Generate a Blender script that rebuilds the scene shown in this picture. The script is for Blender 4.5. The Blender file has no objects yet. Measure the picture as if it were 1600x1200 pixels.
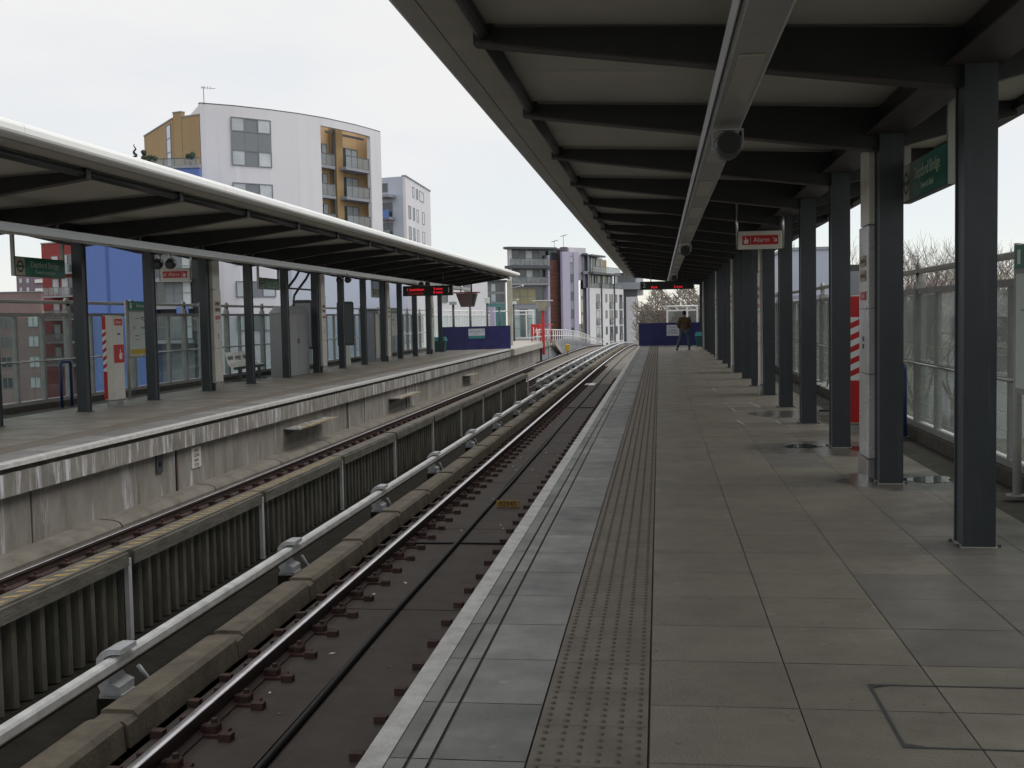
import bpy, math, random
from mathutils import Vector, Matrix
random.seed(7)
S = bpy.context.scene
COL = S.collection
rad = math.radians

# ------------------------------------------------------------------ camera
cd = bpy.data.cameras.new('camera')
cam = bpy.data.objects.new('camera', cd); COL.objects.link(cam)
cd.sensor_width = 36.0; cd.lens = 39.4; cd.clip_start = 0.05; cd.clip_end = 3000
cam.matrix_world = Matrix(((0.99132885, 0.01152804, 0.13089774, 0.0),
                           (0.12996764, 0.06088615, -0.98964705, 0.0),
                           (-0.01937855, 0.99807814, 0.05885993, 1.596),
                           (0, 0, 0, 1)))
S.camera = cam

# ------------------------------------------------------------------ world + sun
SUN_EL, SUN_AZ = rad(60), rad(70)      # azimuth measured from +Y towards +X
w = bpy.data.worlds.new('World'); S.world = w; w.use_nodes = True
nt = w.node_tree; nt.nodes.clear()
N = nt.nodes.new; L = nt.links.new
sky = N('ShaderNodeTexSky'); sky.sky_type = 'NISHITA'; sky.sun_disc = False
sky.dust_density = 0.15; sky.sun_elevation = SUN_EL; sky.sun_rotation = SUN_AZ
b1 = N('ShaderNodeBackground'); b1.inputs[1].default_value = 0.14; L(sky.outputs[0], b1.inputs[0])
b2 = N('ShaderNodeBackground'); b2.inputs[0].default_value = (0.88, 0.882, 0.885, 1); b2.inputs[1].default_value = 1.0
tc = N('ShaderNodeTexCoord'); sp = N('ShaderNodeSeparateXYZ'); L(tc.outputs['Generated'], sp.inputs[0])
mr = N('ShaderNodeMapRange'); L(sp.outputs[2], mr.inputs[0])
mr.inputs[1].default_value = -0.02; mr.inputs[2].default_value = 0.30; mr.inputs[3].default_value = 0.5; mr.inputs[4].default_value = 1.0
nz = N('ShaderNodeTexNoise'); nz.inputs['Scale'].default_value = 2.2; nz.inputs['Detail'].default_value = 5
mp = N('ShaderNodeMapping'); mp.inputs['Scale'].default_value = (1, 1, 3.5); L(tc.outputs['Generated'], mp.inputs[0]); L(mp.outputs[0], nz.inputs['Vector'])
ad = N('ShaderNodeMath'); ad.operation = 'MULTIPLY_ADD'; L(nz.outputs[0], ad.inputs[0]); ad.inputs[1].default_value = 0.8; ad.inputs[2].default_value = -0.28
a2 = N('ShaderNodeMath'); a2.operation = 'ADD'; a2.use_clamp = True; L(mr.outputs[0], a2.inputs[0]); L(ad.outputs[0], a2.inputs[1])
mx = N('ShaderNodeMixShader'); L(a2.outputs[0], mx.inputs[0]); L(b1.outputs[0], mx.inputs[1]); L(b2.outputs[0], mx.inputs[2])
wo = N('ShaderNodeOutputWorld'); L(mx.outputs[0], wo.inputs[0])
sd = bpy.data.lights.new('sun', 'SUN'); sd.energy = 1.5; sd.angle = rad(40); sd.color = (1.0, 0.965, 0.92)
sun = bpy.data.objects.new('sun', sd); COL.objects.link(sun)
sdir = Vector((math.sin(SUN_AZ) * math.cos(SUN_EL), math.cos(SUN_AZ) * math.cos(SUN_EL), math.sin(SUN_EL)))
sun.rotation_euler = sdir.to_track_quat('Z', 'Y').to_euler()
vs = S.view_settings; vs.view_transform = 'Standard'; vs.look = 'None'; vs.exposure = 0; vs.gamma = 1; vs.use_curve_mapping = False
S.cycles.max_bounces = 8; S.cycles.diffuse_bounces = 4; S.cycles.transparent_max_bounces = 24
S.cycles.sample_clamp_indirect = 6

# ------------------------------------------------------------------ materials
def mat(name, c, rough=0.7, metal=0.0, var=0.0, scale=3.0, c2=None, bump=0.0, bscale=40.0, island=0.0, stretch=(1, 1, 1), spec=0.5, emit=None, speck=0.0, rvar=0.0):
    m = bpy.data.materials.new(name); m.use_nodes = True
    t = m.node_tree; p = t.nodes['Principled BSDF']
    n = t.nodes.new; l = t.links.new
    p.inputs['Roughness'].default_value = rough; p.inputs['Metallic'].default_value = metal
    p.inputs['Specular IOR Level'].default_value = spec
    rgb = n('ShaderNodeRGB'); rgb.outputs[0].default_value = (*c, 1); cur = rgb.outputs[0]
    geo = n('ShaderNodeNewGeometry')
    mpp = n('ShaderNodeMapping'); mpp.inputs['Scale'].default_value = stretch; l(geo.outputs['Position'], mpp.inputs[0])
    if var > 0:
        ns = n('ShaderNodeTexNoise'); ns.inputs['Scale'].default_value = scale; ns.inputs['Detail'].default_value = 8; ns.inputs['Roughness'].default_value = 0.62
        l(mpp.outputs[0], ns.inputs['Vector'])
        mrr = n('ShaderNodeMapRange'); mrr.inputs[1].default_value = 0.32; mrr.inputs[2].default_value = 0.68; l(ns.outputs[0], mrr.inputs[0])
        mix = n('ShaderNodeMix'); mix.data_type = 'RGBA'
        cc = c2 if c2 else tuple(x * (1 - var) for x in c)
        l(mrr.outputs[0], mix.inputs[0]); l(cur, mix.inputs[6]); mix.inputs[7].default_value = (*cc, 1)
        cur = mix.outputs[2]
        if rvar:
            mr2 = n('ShaderNodeMapRange'); l(ns.outputs[0], mr2.inputs[0]); mr2.inputs[1].default_value = 0.3; mr2.inputs[2].default_value = 0.7
            mr2.inputs[3].default_value = rough - rvar; mr2.inputs[4].default_value = rough + rvar; l(mr2.outputs[0], p.inputs['Roughness'])
    if speck > 0:
        n3 = n('ShaderNodeTexNoise'); n3.inputs['Scale'].default_value = 160; n3.inputs['Detail'].default_value = 2; l(geo.outputs['Position'], n3.inputs['Vector'])
        mr3 = n('ShaderNodeMapRange'); mr3.inputs[1].default_value = 0.3; mr3.inputs[2].default_value = 0.7; mr3.inputs[3].default_value = 1 - speck; mr3.inputs[4].default_value = 1 + speck
        l(n3.outputs[0], mr3.inputs[0]); h = n('ShaderNodeHueSaturation'); l(mr3.outputs[0], h.inputs['Value']); l(cur, h.inputs['Color']); cur = h.outputs[0]
    if island > 0:
        mr4 = n('ShaderNodeMapRange'); mr4.inputs[3].default_value = 1 - island; mr4.inputs[4].default_value = 1 + island
        l(geo.outputs['Random Per Island'], mr4.inputs[0]); h = n('ShaderNodeHueSaturation'); l(mr4.outputs[0], h.inputs['Value']); l(cur, h.inputs['Color']); cur = h.outputs[0]
    l(cur, p.inputs['Base Color'])
    if bump > 0:
        nb = n('ShaderNodeTexNoise'); nb.inputs['Scale'].default_value = bscale; nb.inputs['Detail'].default_value = 4; l(mpp.outputs[0], nb.inputs['Vector'])
        b = n('ShaderNodeBump'); b.inputs['Strength'].default_value = bump; b.inputs['Distance'].default_value = 0.02; l(nb.outputs[0], b.inputs['Height']); l(b.outputs[0], p.inputs['Normal'])
    if emit:
        p.inputs['Emission Color'].default_value = (*emit[0], 1); p.inputs['Emission Strength'].default_value = emit[1]
    m['cur'] = 0
    return m

def damp(m, boxes, dark=0.62, rr=0.22):
    """darken + gloss inside damp patches on the paving: list of (x, y, rx, ry)"""
    t = m.node_tree; p = t.nodes['Principled BSDF']; n = t.nodes.new; l = t.links.new
    geo = n('ShaderNodeNewGeometry'); acc = None
    ns = n('ShaderNodeTexNoise'); ns.inputs['Scale'].default_value = 1.7; ns.inputs['Detail'].default_value = 5; l(geo.outputs['Position'], ns.inputs['Vector'])
    for (x, y, rx, ry) in boxes:
        mp_ = n('ShaderNodeMapping'); mp_.vector_type = 'POINT'
        mp_.inputs['Location'].default_value = (-x / rx, -y / ry, 0); mp_.inputs['Scale'].default_value = (1 / rx, 1 / ry, 0)
        l(geo.outputs['Position'], mp_.inputs[0])
        ln = n('ShaderNodeVectorMath'); ln.operation = 'LENGTH'; l(mp_.outputs[0], ln.inputs[0])
        s_ = n('ShaderNodeMath'); s_.operation = 'SUBTRACT'; l(ln.outputs['Value'], s_.inputs[0])
        k_ = n('ShaderNodeMath'); k_.operation = 'MULTIPLY'; l(ns.outputs[0], k_.inputs[0]); k_.inputs[1].default_value = 0.9; l(k_.outputs[0], s_.inputs[1])
        mr_ = n('ShaderNodeMapRange'); mr_.inputs[1].default_value = 0.66; mr_.inputs[2].default_value = 0.42; l(s_.outputs[0], mr_.inputs[0])
        if acc is None: acc = mr_.outputs[0]
        else:
            a_ = n('ShaderNodeMath'); a_.operation = 'MAXIMUM'; l(acc, a_.inputs[0]); l(mr_.outputs[0], a_.inputs[1]); acc = a_.outputs[0]
    src = p.inputs['Base Color'].links[0].from_socket
    mix = n('ShaderNodeMix'); mix.data_type = 'RGBA'; mix.blend_type = 'MULTIPLY'; l(acc, mix.inputs[0]); l(src, mix.inputs[6]); mix.inputs[7].default_value = (dark, dark * 1.04, dark * 1.08, 1)
    l(mix.outputs[2], p.inputs['Base Color'])
    r = n('ShaderNodeMix'); l(acc, r.inputs[0])
    if p.inputs['Roughness'].links: l(p.inputs['Roughness'].links[0].from_socket, r.inputs[2])
    else: r.inputs[2].default_value = p.inputs['Roughness'].default_value
    r.inputs[3].default_value = rr
    l(r.outputs[0], p.inputs['Roughness'])

def spots(m, dens=7.0, dark=0.55, light=1.5):
    """trodden-in gum and small stains"""
    t = m.node_tree; p = t.nodes['Principled BSDF']; n = t.nodes.new; l = t.links.new
    geo = n('ShaderNodeNewGeometry'); cur = p.inputs['Base Color'].links[0].from_socket
    for (sc, thr, val) in ((dens, .055, dark), (dens * .62, .05, light), (dens * 2.3, .06, dark * 1.1)):
        wv = n('ShaderNodeTexVoronoi'); wv.inputs['Scale'].default_value = sc; wv.inputs['Randomness'].default_value = 1.0; l(geo.outputs['Position'], wv.inputs['Vector'])
        sz = n('ShaderNodeMath'); sz.operation = 'MULTIPLY'; l(wv.outputs['Color'], sz.inputs[0]); sz.inputs[1].default_value = thr * 3
        sb = n('ShaderNodeMath'); sb.operation = 'SUBTRACT'; l(sz.outputs[0], sb.inputs[0]); l(wv.outputs['Distance'], sb.inputs[1])
        mr_ = n('ShaderNodeMapRange'); mr_.inputs[1].default_value = 0.0; mr_.inputs[2].default_value = 0.03; mr_.inputs[4].default_value = .55; l(sb.outputs[0], mr_.inputs[0])
        h = n('ShaderNodeHueSaturation'); h.inputs['Value'].default_value = val; l(mr_.outputs[0], h.inputs['Fac']); l(cur, h.inputs['Color']); cur = h.outputs[0]
    l(cur, p.inputs['Base Color'])

def streaks(m, col, amount, sx, sz=0.6, lo=0.55, hi=0.7):
    """vertical run marks: noise stretched in z"""
    t = m.node_tree; p = t.nodes['Principled BSDF']; n = t.nodes.new; l = t.links.new
    geo = n('ShaderNodeNewGeometry'); mp_ = n('ShaderNodeMapping'); mp_.inputs['Scale'].default_value = (sx, sx, sz); l(geo.outputs['Position'], mp_.inputs[0])
    ns = n('ShaderNodeTexNoise'); ns.inputs['Scale'].default_value = 1.0; ns.inputs['Detail'].default_value = 6; ns.inputs['Roughness'].default_value = 0.7; l(mp_.outputs[0], ns.inputs['Vector'])
    mr_ = n('ShaderNodeMapRange'); mr_.inputs[1].default_value = lo; mr_.inputs[2].default_value = hi; mr_.inputs[4].default_value = amount; l(ns.outputs[0], mr_.inputs[0])
    src = p.inputs['Base Color'].links[0].from_socket
    mix = n('ShaderNodeMix'); mix.data_type = 'RGBA'; l(mr_.outputs[0], mix.inputs[0]); l(src, mix.inputs[6]); mix.inputs[7].default_value = (*col, 1)
    l(mix.outputs[2], p.inputs['Base Color'])

def glass_mat(name, tint, gloss=0.10, dirt=0.10, dcol=(0.5, 0.55, 0.55)):
    m = bpy.data.materials.new(name); m.use_nodes = True; t = m.node_tree; t.nodes.clear(); n = t.nodes.new; l = t.links.new
    tr = n('ShaderNodeBsdfTransparent'); tr.inputs[0].default_value = (*tint, 1)
    gl = n('ShaderNodeBsdfGlossy'); gl.inputs['Roughness'].default_value = 0.03
    df = n('ShaderNodeBsdfDiffuse'); df.inputs[0].default_value = (*dcol, 1)
    g0 = n('ShaderNodeNewGeometry'); dp = n('ShaderNodeVectorMath'); dp.operation = 'DOT_PRODUCT'; l(g0.outputs['Normal'], dp.inputs[0]); l(g0.outputs['Incoming'], dp.inputs[1])
    ab = n('ShaderNodeMath'); ab.operation = 'ABSOLUTE'; l(dp.outputs['Value'], ab.inputs[0])
    om = n('ShaderNodeMath'); om.operation = 'SUBTRACT'; om.inputs[0].default_value = 1.0; l(ab.outputs[0], om.inputs[1])
    pw = n('ShaderNodeMath'); pw.operation = 'POWER'; l(om.outputs[0], pw.inputs[0]); pw.inputs[1].default_value = 5.0
    ad_ = n('ShaderNodeMath'); ad_.operation = 'MULTIPLY_ADD'; l(pw.outputs[0], ad_.inputs[0]); ad_.inputs[1].default_value = gloss * 6; ad_.inputs[2].default_value = gloss * 0.4; ad_.use_clamp = True
    m1 = n('ShaderNodeMixShader'); l(ad_.outputs[0], m1.inputs[0]); l(tr.outputs[0], m1.inputs[1]); l(gl.outputs[0], m1.inputs[2])
    geo = n('ShaderNodeNewGeometry'); ns = n('ShaderNodeTexNoise'); ns.inputs['Scale'].default_value = 0.7; ns.inputs['Detail'].default_value = 3; l(geo.outputs['Position'], ns.inputs['Vector'])
    mr_ = n('ShaderNodeMapRange'); mr_.inputs[1].default_value = 0.3; mr_.inputs[2].default_value = 0.7; mr_.inputs[3].default_value = dirt * 0.75; mr_.inputs[4].default_value = dirt * 1.25; l(ns.outputs[0], mr_.inputs[0])
    m2 = n('ShaderNodeMixShader'); l(mr_.outputs[0], m2.inputs[0]); l(m1.outputs[0], m2.inputs[1]); l(df.outputs[0], m2.inputs[2])
    o = n('ShaderNodeOutputMaterial'); l(m2.outputs[0], o.inputs[0]); return m

M = {}
M['flag'] = mat('buff_paving', (0.272, 0.244, 0.205), 0.5, var=0.30, scale=2.3, island=0.06, speck=0.22, bump=0.16, bscale=70, rvar=0.15)
spots(M['flag'])
spots_later = True
M['flag_dark'] = mat('slate_grey_paving', (0.205, 0.192, 0.172), 0.5, var=0.22, scale=2.3, island=0.06, speck=0.13, bump=0.1, bscale=90, rvar=0.12)
damp(M['flag'], [(1.95, 13.4, .85, .8), (2.35, 10.8, .75, .55), (1.9, 18, .5, .7)], dark=0.66, rr=0.16)
M['edgeflag'] = mat('grey_edge_paving', (0.268, 0.265, 0.26), 0.6, var=0.26, scale=3.5, island=0.22, speck=0.10, bump=0.1, bscale=80, rvar=0.12)
M['flag_left'] = mat('grey_platform_paving', (0.275, 0.245, 0.205), 0.55, var=0.25, scale=1.5, island=0.06, speck=0.1, rvar=0.15)
M['tactile'] = mat('tactile_paving', (0.215, 0.188, 0.155), 0.65, var=0.3, scale=4, speck=0.12, bump=0.1, bscale=90)
spots(M['tactile'], 8.0, .6, 1.3); spots(M['edgeflag'], 5.0, .7, 1.5)
M['dome'] = mat('worn_dome', (0.12, 0.10, 0.08), 0.6, var=0.3, scale=10)
M['whiteline'] = mat('white_coping', (0.66, 0.66, 0.65), 0.6, var=0.45, scale=7, c2=(0.43, 0.42, 0.40), speck=0.12, bump=0.15)
M['dark'] = mat('dark_joint', (0.13, 0.115, 0.098), 0.9)
M['gutter'] = mat('dirty_gutter', (0.10, 0.09, 0.075), 0.85, var=0.5, scale=5, bump=0.5, bscale=25)
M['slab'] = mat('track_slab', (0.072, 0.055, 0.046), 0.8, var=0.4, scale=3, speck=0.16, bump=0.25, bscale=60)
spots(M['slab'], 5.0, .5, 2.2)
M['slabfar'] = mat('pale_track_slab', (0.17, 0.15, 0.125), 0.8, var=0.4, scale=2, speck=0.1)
M['invert'] = mat('track_invert', (0.032, 0.028, 0.023), 0.92, var=0.6, scale=5, c2=(0.016, 0.017, 0.013), bump=0.6, bscale=30, spec=0.1)
M['concrete'] = mat('stained_concrete', (0.30, 0.28, 0.25), 0.85, var=0.45, scale=1.8, c2=(0.19, 0.175, 0.155), speck=0.08, bump=0.2, bscale=30, stretch=(1, 1, .6))
streaks(M['concrete'], (0.10, 0.085, 0.065), 0.75, 3.2, 0.5, 0.52, 0.72)
streaks(M['concrete'], (0.56, 0.56, 0.59), 0.85, 3.4, 0.35, 0.57, 0.68)
M['fascia'] = mat('stained_fascia', (0.27, 0.25, 0.225), 0.8, var=0.4, scale=2, c2=(0.17, 0.16, 0.14), speck=0.08)
streaks(M['fascia'], (0.66, 0.66, 0.69), 0.9, 7.0, 0.7, 0.50, 0.64)
streaks(M['fascia'], (0.07, 0.06, 0.045), 0.6, 4.0, 2.0, 0.58, 0.70)
M['newconcrete'] = mat('new_concrete', (0.46, 0.44, 0.40), 0.8, var=0.2, scale=1.5, c2=(0.36, 0.34, 0.30))
M['kerb'] = mat('mossy_kerb', (0.185, 0.158, 0.118), 0.85, var=0.6, scale=3.5, c2=(0.095, 0.08, 0.06), bump=0.4, bscale=30, speck=0.1)
M['haunch'] = mat('brown_haunch', (0.20, 0.182, 0.155), 0.85, var=0.5, scale=3, c2=(0.125, 0.11, 0.09), bump=0.3, bscale=30)
M['rust'] = mat('rust', (0.075, 0.03, 0.022), 0.8, var=0.5, scale=9, c2=(0.03, 0.016, 0.014), bump=0.4, bscale=50)
M['rust2'] = mat('rusty_clip', (0.078, 0.036, 0.027), 0.8, var=0.7, scale=14, c2=(0.025, 0.017, 0.016), bump=0.3, bscale=50)
M['railhead'] = mat('polished_rail', (0.78, 0.75, 0.77), 0.33, metal=1.0, var=0.3, scale=4)
M['railside'] = mat('rail_side', (0.05, 0.028, 0.024), 0.7, var=0.4, scale=6)
M['cable'] = mat('black_rubber', (0.010, 0.010, 0.011), 0.6, spec=0.3)
M['cover'] = mat('pale_cover', (0.76, 0.77, 0.77), 0.45, var=0.3, scale=5, c2=(0.50, 0.50, 0.49), speck=0.06)
M['insul'] = mat('grey_insulator', (0.52, 0.54, 0.56), 0.45, var=0.3, scale=9)
M['corr'] = mat('mossy_corrugated', (0.165, 0.155, 0.125), 0.8, var=0.75, scale=1.0, c2=(0.04, 0.042, 0.034), stretch=(5, 5, 1.2), speck=0.15)
streaks(M['corr'], (0.17, 0.15, 0.11), 0.7, 9, 1.0, 0.58, 0.72)
M['timber'] = mat('weathered_cap', (0.175, 0.16, 0.135), 0.85, var=0.6, scale=7, c2=(0.085, 0.08, 0.064), bump=0.4, bscale=30, stretch=(1, .35, 1))
M['yellowmark'] = mat('worn_yellow', (0.48, 0.32, 0.09), 0.8, var=0.6, scale=22, c2=(0.25, 0.19, 0.09))
M['whitepost'] = mat('pale_metal_post', (0.55, 0.55, 0.56), 0.5, var=0.2, scale=8)
M['column'] = mat('slate_paint', (0.042, 0.051, 0.062), 0.42, var=0.22, scale=4, bump=0.03, speck=0.05)
streaks(M['column'], (0.085, 0.09, 0.098), 0.45, 9, 0.8, 0.55, 0.75)
M['beam'] = mat('dark_steel', (0.032, 0.033, 0.038), 0.5, var=0.2, scale=3)
M['flange'] = mat('brownish_steel', (0.075, 0.058, 0.055), 0.5, var=0.3, scale=3)
M['soffit'] = mat('soffit_panel', (0.60, 0.585, 0.52), 0.6, var=0.16, scale=1.2, island=0.04)
M['nose'] = mat('canopy_nose', (0.50, 0.49, 0.46), 0.42, var=0.18, scale=1.6, island=0.05)
M['noselit'] = mat('canopy_nose_sunlit', (0.93, 0.93, 0.91), 0.3, var=0.06, scale=1.6, spec=1.0)  # off-white nose panel raised to white; strong side light put into the colour
M['roof'] = mat('roof_sheet', (0.55, 0.55, 0.54), 0.5, var=0.2, scale=1)
M['trunk'] = mat('light_trunking', (0.42, 0.425, 0.42), 0.45, var=0.15, scale=6)
M['trunksidelit'] = mat('trunking_lit_side', (0.72, 0.74, 0.76), 0.35, metal=0.3)  # brighter than the housing: light on the track-side face put into colour
M['diffuser'] = mat('diffuser', (0.45, 0.43, 0.38), 0.3)
M['blackplastic'] = mat('black_plastic', (0.016, 0.016, 0.018), 0.35)
M['darkgrey'] = mat('dark_grey_metal', (0.07, 0.075, 0.08), 0.45, var=0.2, scale=8)
M['steel'] = mat('brushed_steel', (0.60, 0.60, 0.60), 0.25, metal=1.0, var=0.2, scale=9)
M['clad'] = mat('cream_cladding', (0.70, 0.67, 0.61), 0.35, var=0.16, scale=3.5)
M['cladshiny'] = mat('scuffed_cladding', (0.60, 0.61, 0.64), 0.3, metal=0.35, var=0.3, scale=1.6, c2=(0.42, 0.41, 0.40), rvar=0.1)
M['cabgrey'] = mat('cabinet_grey', (0.36, 0.365, 0.38), 0.5, var=.1, scale=3)
M['seatmetal'] = mat('pale_seat_metal', (0.85, 0.84, 0.80), 0.35, metal=0.25)
M['trunklit'] = mat('sunlit_trunking', (0.62, 0.61, 0.57), 0.4, var=0.12, scale=6)  # same trunking as the near one, lightened to carry the sunlight
M['whiteglass'] = glass_mat('whitened_pane_glass', (0.85, 0.92, 0.92), 0.10, 0.45, (0.75, 0.80, 0.82))
M['fframe'] = mat('fence_frame', (0.34, 0.34, 0.335), 0.5, var=0.25, scale=6)
M['fhand'] = mat('pale_handrail', (0.42, 0.42, 0.40), 0.4, var=0.15, scale=6)
M['white'] = mat('white_paint', (0.78, 0.79, 0.79), 0.5, var=0.06, scale=2)
M['glass'] = glass_mat('pane_glass', (0.86, 0.93, 0.92), 0.10, 0.07)
M['glassR'] = glass_mat('dusty_pane_glass', (0.84, 0.89, 0.87), 0.10, 0.30, (0.58, 0.62, 0.58))
M['paneline'] = mat('pane_line', (0.5, 0.55, 0.52), 0.4)
M['blue'] = mat('blue_tube', (0.015, 0.04, 0.13), 0.4)
M['hoard'] = mat('blue_hoarding', (0.026, 0.027, 0.15), 0.55, var=0.35, scale=2.5, c2=(0.018, 0.018, 0.10), island=.08)
M['hoardsign'] = mat('white_notice', (0.62, 0.66, 0.74), 0.5)
M['teal'] = mat('teal_paint', (0.05, 0.26, 0.27), 0.5)
M['dteal'] = mat('dark_teal_plastic', (0.035, 0.12, 0.125), 0.5, var=0.2, scale=5)
M['signgreen'] = mat('sign_green', (0.008, 0.17, 0.11), 0.35)
M['signcream'] = mat('sign_cream', (0.50, 0.47, 0.36), 0.4)
M['signtext'] = mat('sign_text', (0.62, 0.68, 0.56), 0.5)
M['red'] = mat('signal_red', (0.50, 0.012, 0.014), 0.4)
M['redmat'] = mat('red_structure', (0.55, 0.03, 0.03), 0.5)
M['textwhite'] = mat('text_white', (0.75, 0.72, 0.70), 0.5)
M['textblack'] = mat('text_black', (0.02, 0.02, 0.02), 0.5)
M['gold'] = mat('gold_plate', (0.30, 0.22, 0.06), 0.4)
M['led'] = mat('red_led', (0.1, 0.0, 0.0), 0.5, emit=((1.0, 0.015, 0.03), 1.1))
M['leddim'] = mat('dim_red_led', (0.05, 0.0, 0.0), 0.5, emit=((0.8, 0.01, 0.02), 0.35))
M['poster'] = mat('poster_paper', (0.62, 0.68, 0.64), 0.4, var=0.12, scale=6)
M['yellow'] = mat('yellow_paint', (0.55, 0.38, 0.03), 0.5)
M['marker'] = mat('marker_plate', (0.34, 0.22, 0.05), 0.6, var=0.3, scale=20)
M['water'] = mat('puddle_water', (0.035, 0.032, 0.028), 0.02, spec=0.9)
M['mirror'] = mat('cream_reflector', (0.45, 0.42, 0.33), 0.25, metal=0.3, var=0.5, scale=3)
M['skin'] = mat('skin', (0.32, 0.18, 0.12), 0.6)
M['hair'] = mat('black_hair', (0.012, 0.011, 0.012), 0.7)
M['jacket'] = mat('brown_jacket', (0.13, 0.082, 0.048), 0.8, var=0.35, scale=9)
M['jeans'] = mat('blue_jeans', (0.085, 0.13, 0.19), 0.85, var=0.3, scale=8)
M['shoe'] = mat('dark_shoe', (0.02, 0.018, 0.018), 0.6)
# buildings
M['bwhite'] = mat('white_render', (0.64, 0.63, 0.67), 0.8, var=0.06, scale=0.15)
M['bwhite2'] = mat('bright_render', (0.76, 0.755, 0.80), 0.8, var=0.06, scale=0.15)
streaks(M['bwhite2'], (0.60, 0.59, 0.60), 0.5, 1.2, 0.08, 0.52, 0.75)
M['bblue'] = mat('blue_render', (0.13, 0.215, 0.55), 0.75, var=0.07, scale=0.2)
M['bbluedark'] = mat('blue_groove', (0.075, 0.13, 0.38), 0.75)
M['bpale'] = mat('pale_blue_render', (0.50, 0.55, 0.66), 0.8, var=0.08, scale=0.2)
M['bochre'] = mat('ochre_brick', (0.42, 0.285, 0.14), 0.85, var=0.15, scale=0.4, island=0.02)
M['bochre2'] = mat('orange_render', (0.62, 0.43, 0.24), 0.8)
M['bred'] = mat('red_render', (0.28, 0.045, 0.045), 0.8, var=0.1, scale=0.3)
M['bbrown'] = mat('pink_brown_brick', (0.28, 0.205, 0.20), 0.85, var=0.2, scale=0.5)
M['bmauve'] = mat('mauve_brick', (0.20, 0.165, 0.20), 0.85)
M['bpurple'] = mat('lilac_render', (0.50, 0.475, 0.64), 0.75, var=0.05, scale=0.2)
M['bbrick'] = mat('red_brown_brick', (0.24, 0.11, 0.08), 0.85, var=0.35, scale=1.4, c2=(0.10, 0.05, 0.04), stretch=(.3, .3, 2.5))
M['bgrey'] = mat('grey_panel', (0.32, 0.34, 0.38), 0.6, var=0.1, scale=0.3)
M['bdark'] = mat('dark_grey_panel', (0.09, 0.10, 0.115), 0.5)
M['bteal'] = mat('teal_panel', (0.10, 0.27, 0.28), 0.6)
M['wframe'] = mat('window_frame', (0.20, 0.215, 0.235), 0.5)
M['wpanel'] = mat('window_grey_panel', (0.22, 0.24, 0.265), 0.5, var=.06, scale=1)
M['wglass'] = mat('window_glass', (0.045, 0.06, 0.075), 0.06, spec=0.9, island=0.3)
M['wglass_lit'] = mat('pale_reflecting_glass', (0.55, 0.60, 0.63), 0.15, var=0.3, scale=0.5, island=0.2)  # pale base colour holds the bright reflections on the panes
M['wglass_yel'] = mat('blinds_glass', (0.36, 0.33, 0.20), 0.25, var=0.25, scale=0.6, island=.1)
M['railing'] = mat('railing_metal', (0.10, 0.11, 0.125), 0.5)
M['railglass'] = glass_mat('balcony_glass', (0.80, 0.84, 0.86), 0.08, 0.30, (0.5, 0.52, 0.52))
M['black'] = mat('black_recess_shade', (0.008, 0.009, 0.015), 0.5)
M['bark'] = mat('bare_bark', (0.085, 0.065, 0.055), 0.9)
M['twig'] = mat('bare_twig', (0.17, 0.135, 0.125), 0.9)
M['wood'] = mat('winter_wood', (0.17, 0.135, 0.12), 0.95, var=0.5, scale=0.4, c2=(0.12, 0.12, 0.095))
M['leaf'] = mat('dark_leaf', (0.03, 0.055, 0.03), 0.8)
M['grass'] = mat('rough_ground', (0.09, 0.10, 0.06), 0.95, var=0.5, scale=0.05, c2=(0.13, 0.11, 0.085))
M['asphalt'] = mat('asphalt', (0.05, 0.05, 0.052), 0.9, var=0.2, scale=0.3)

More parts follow.
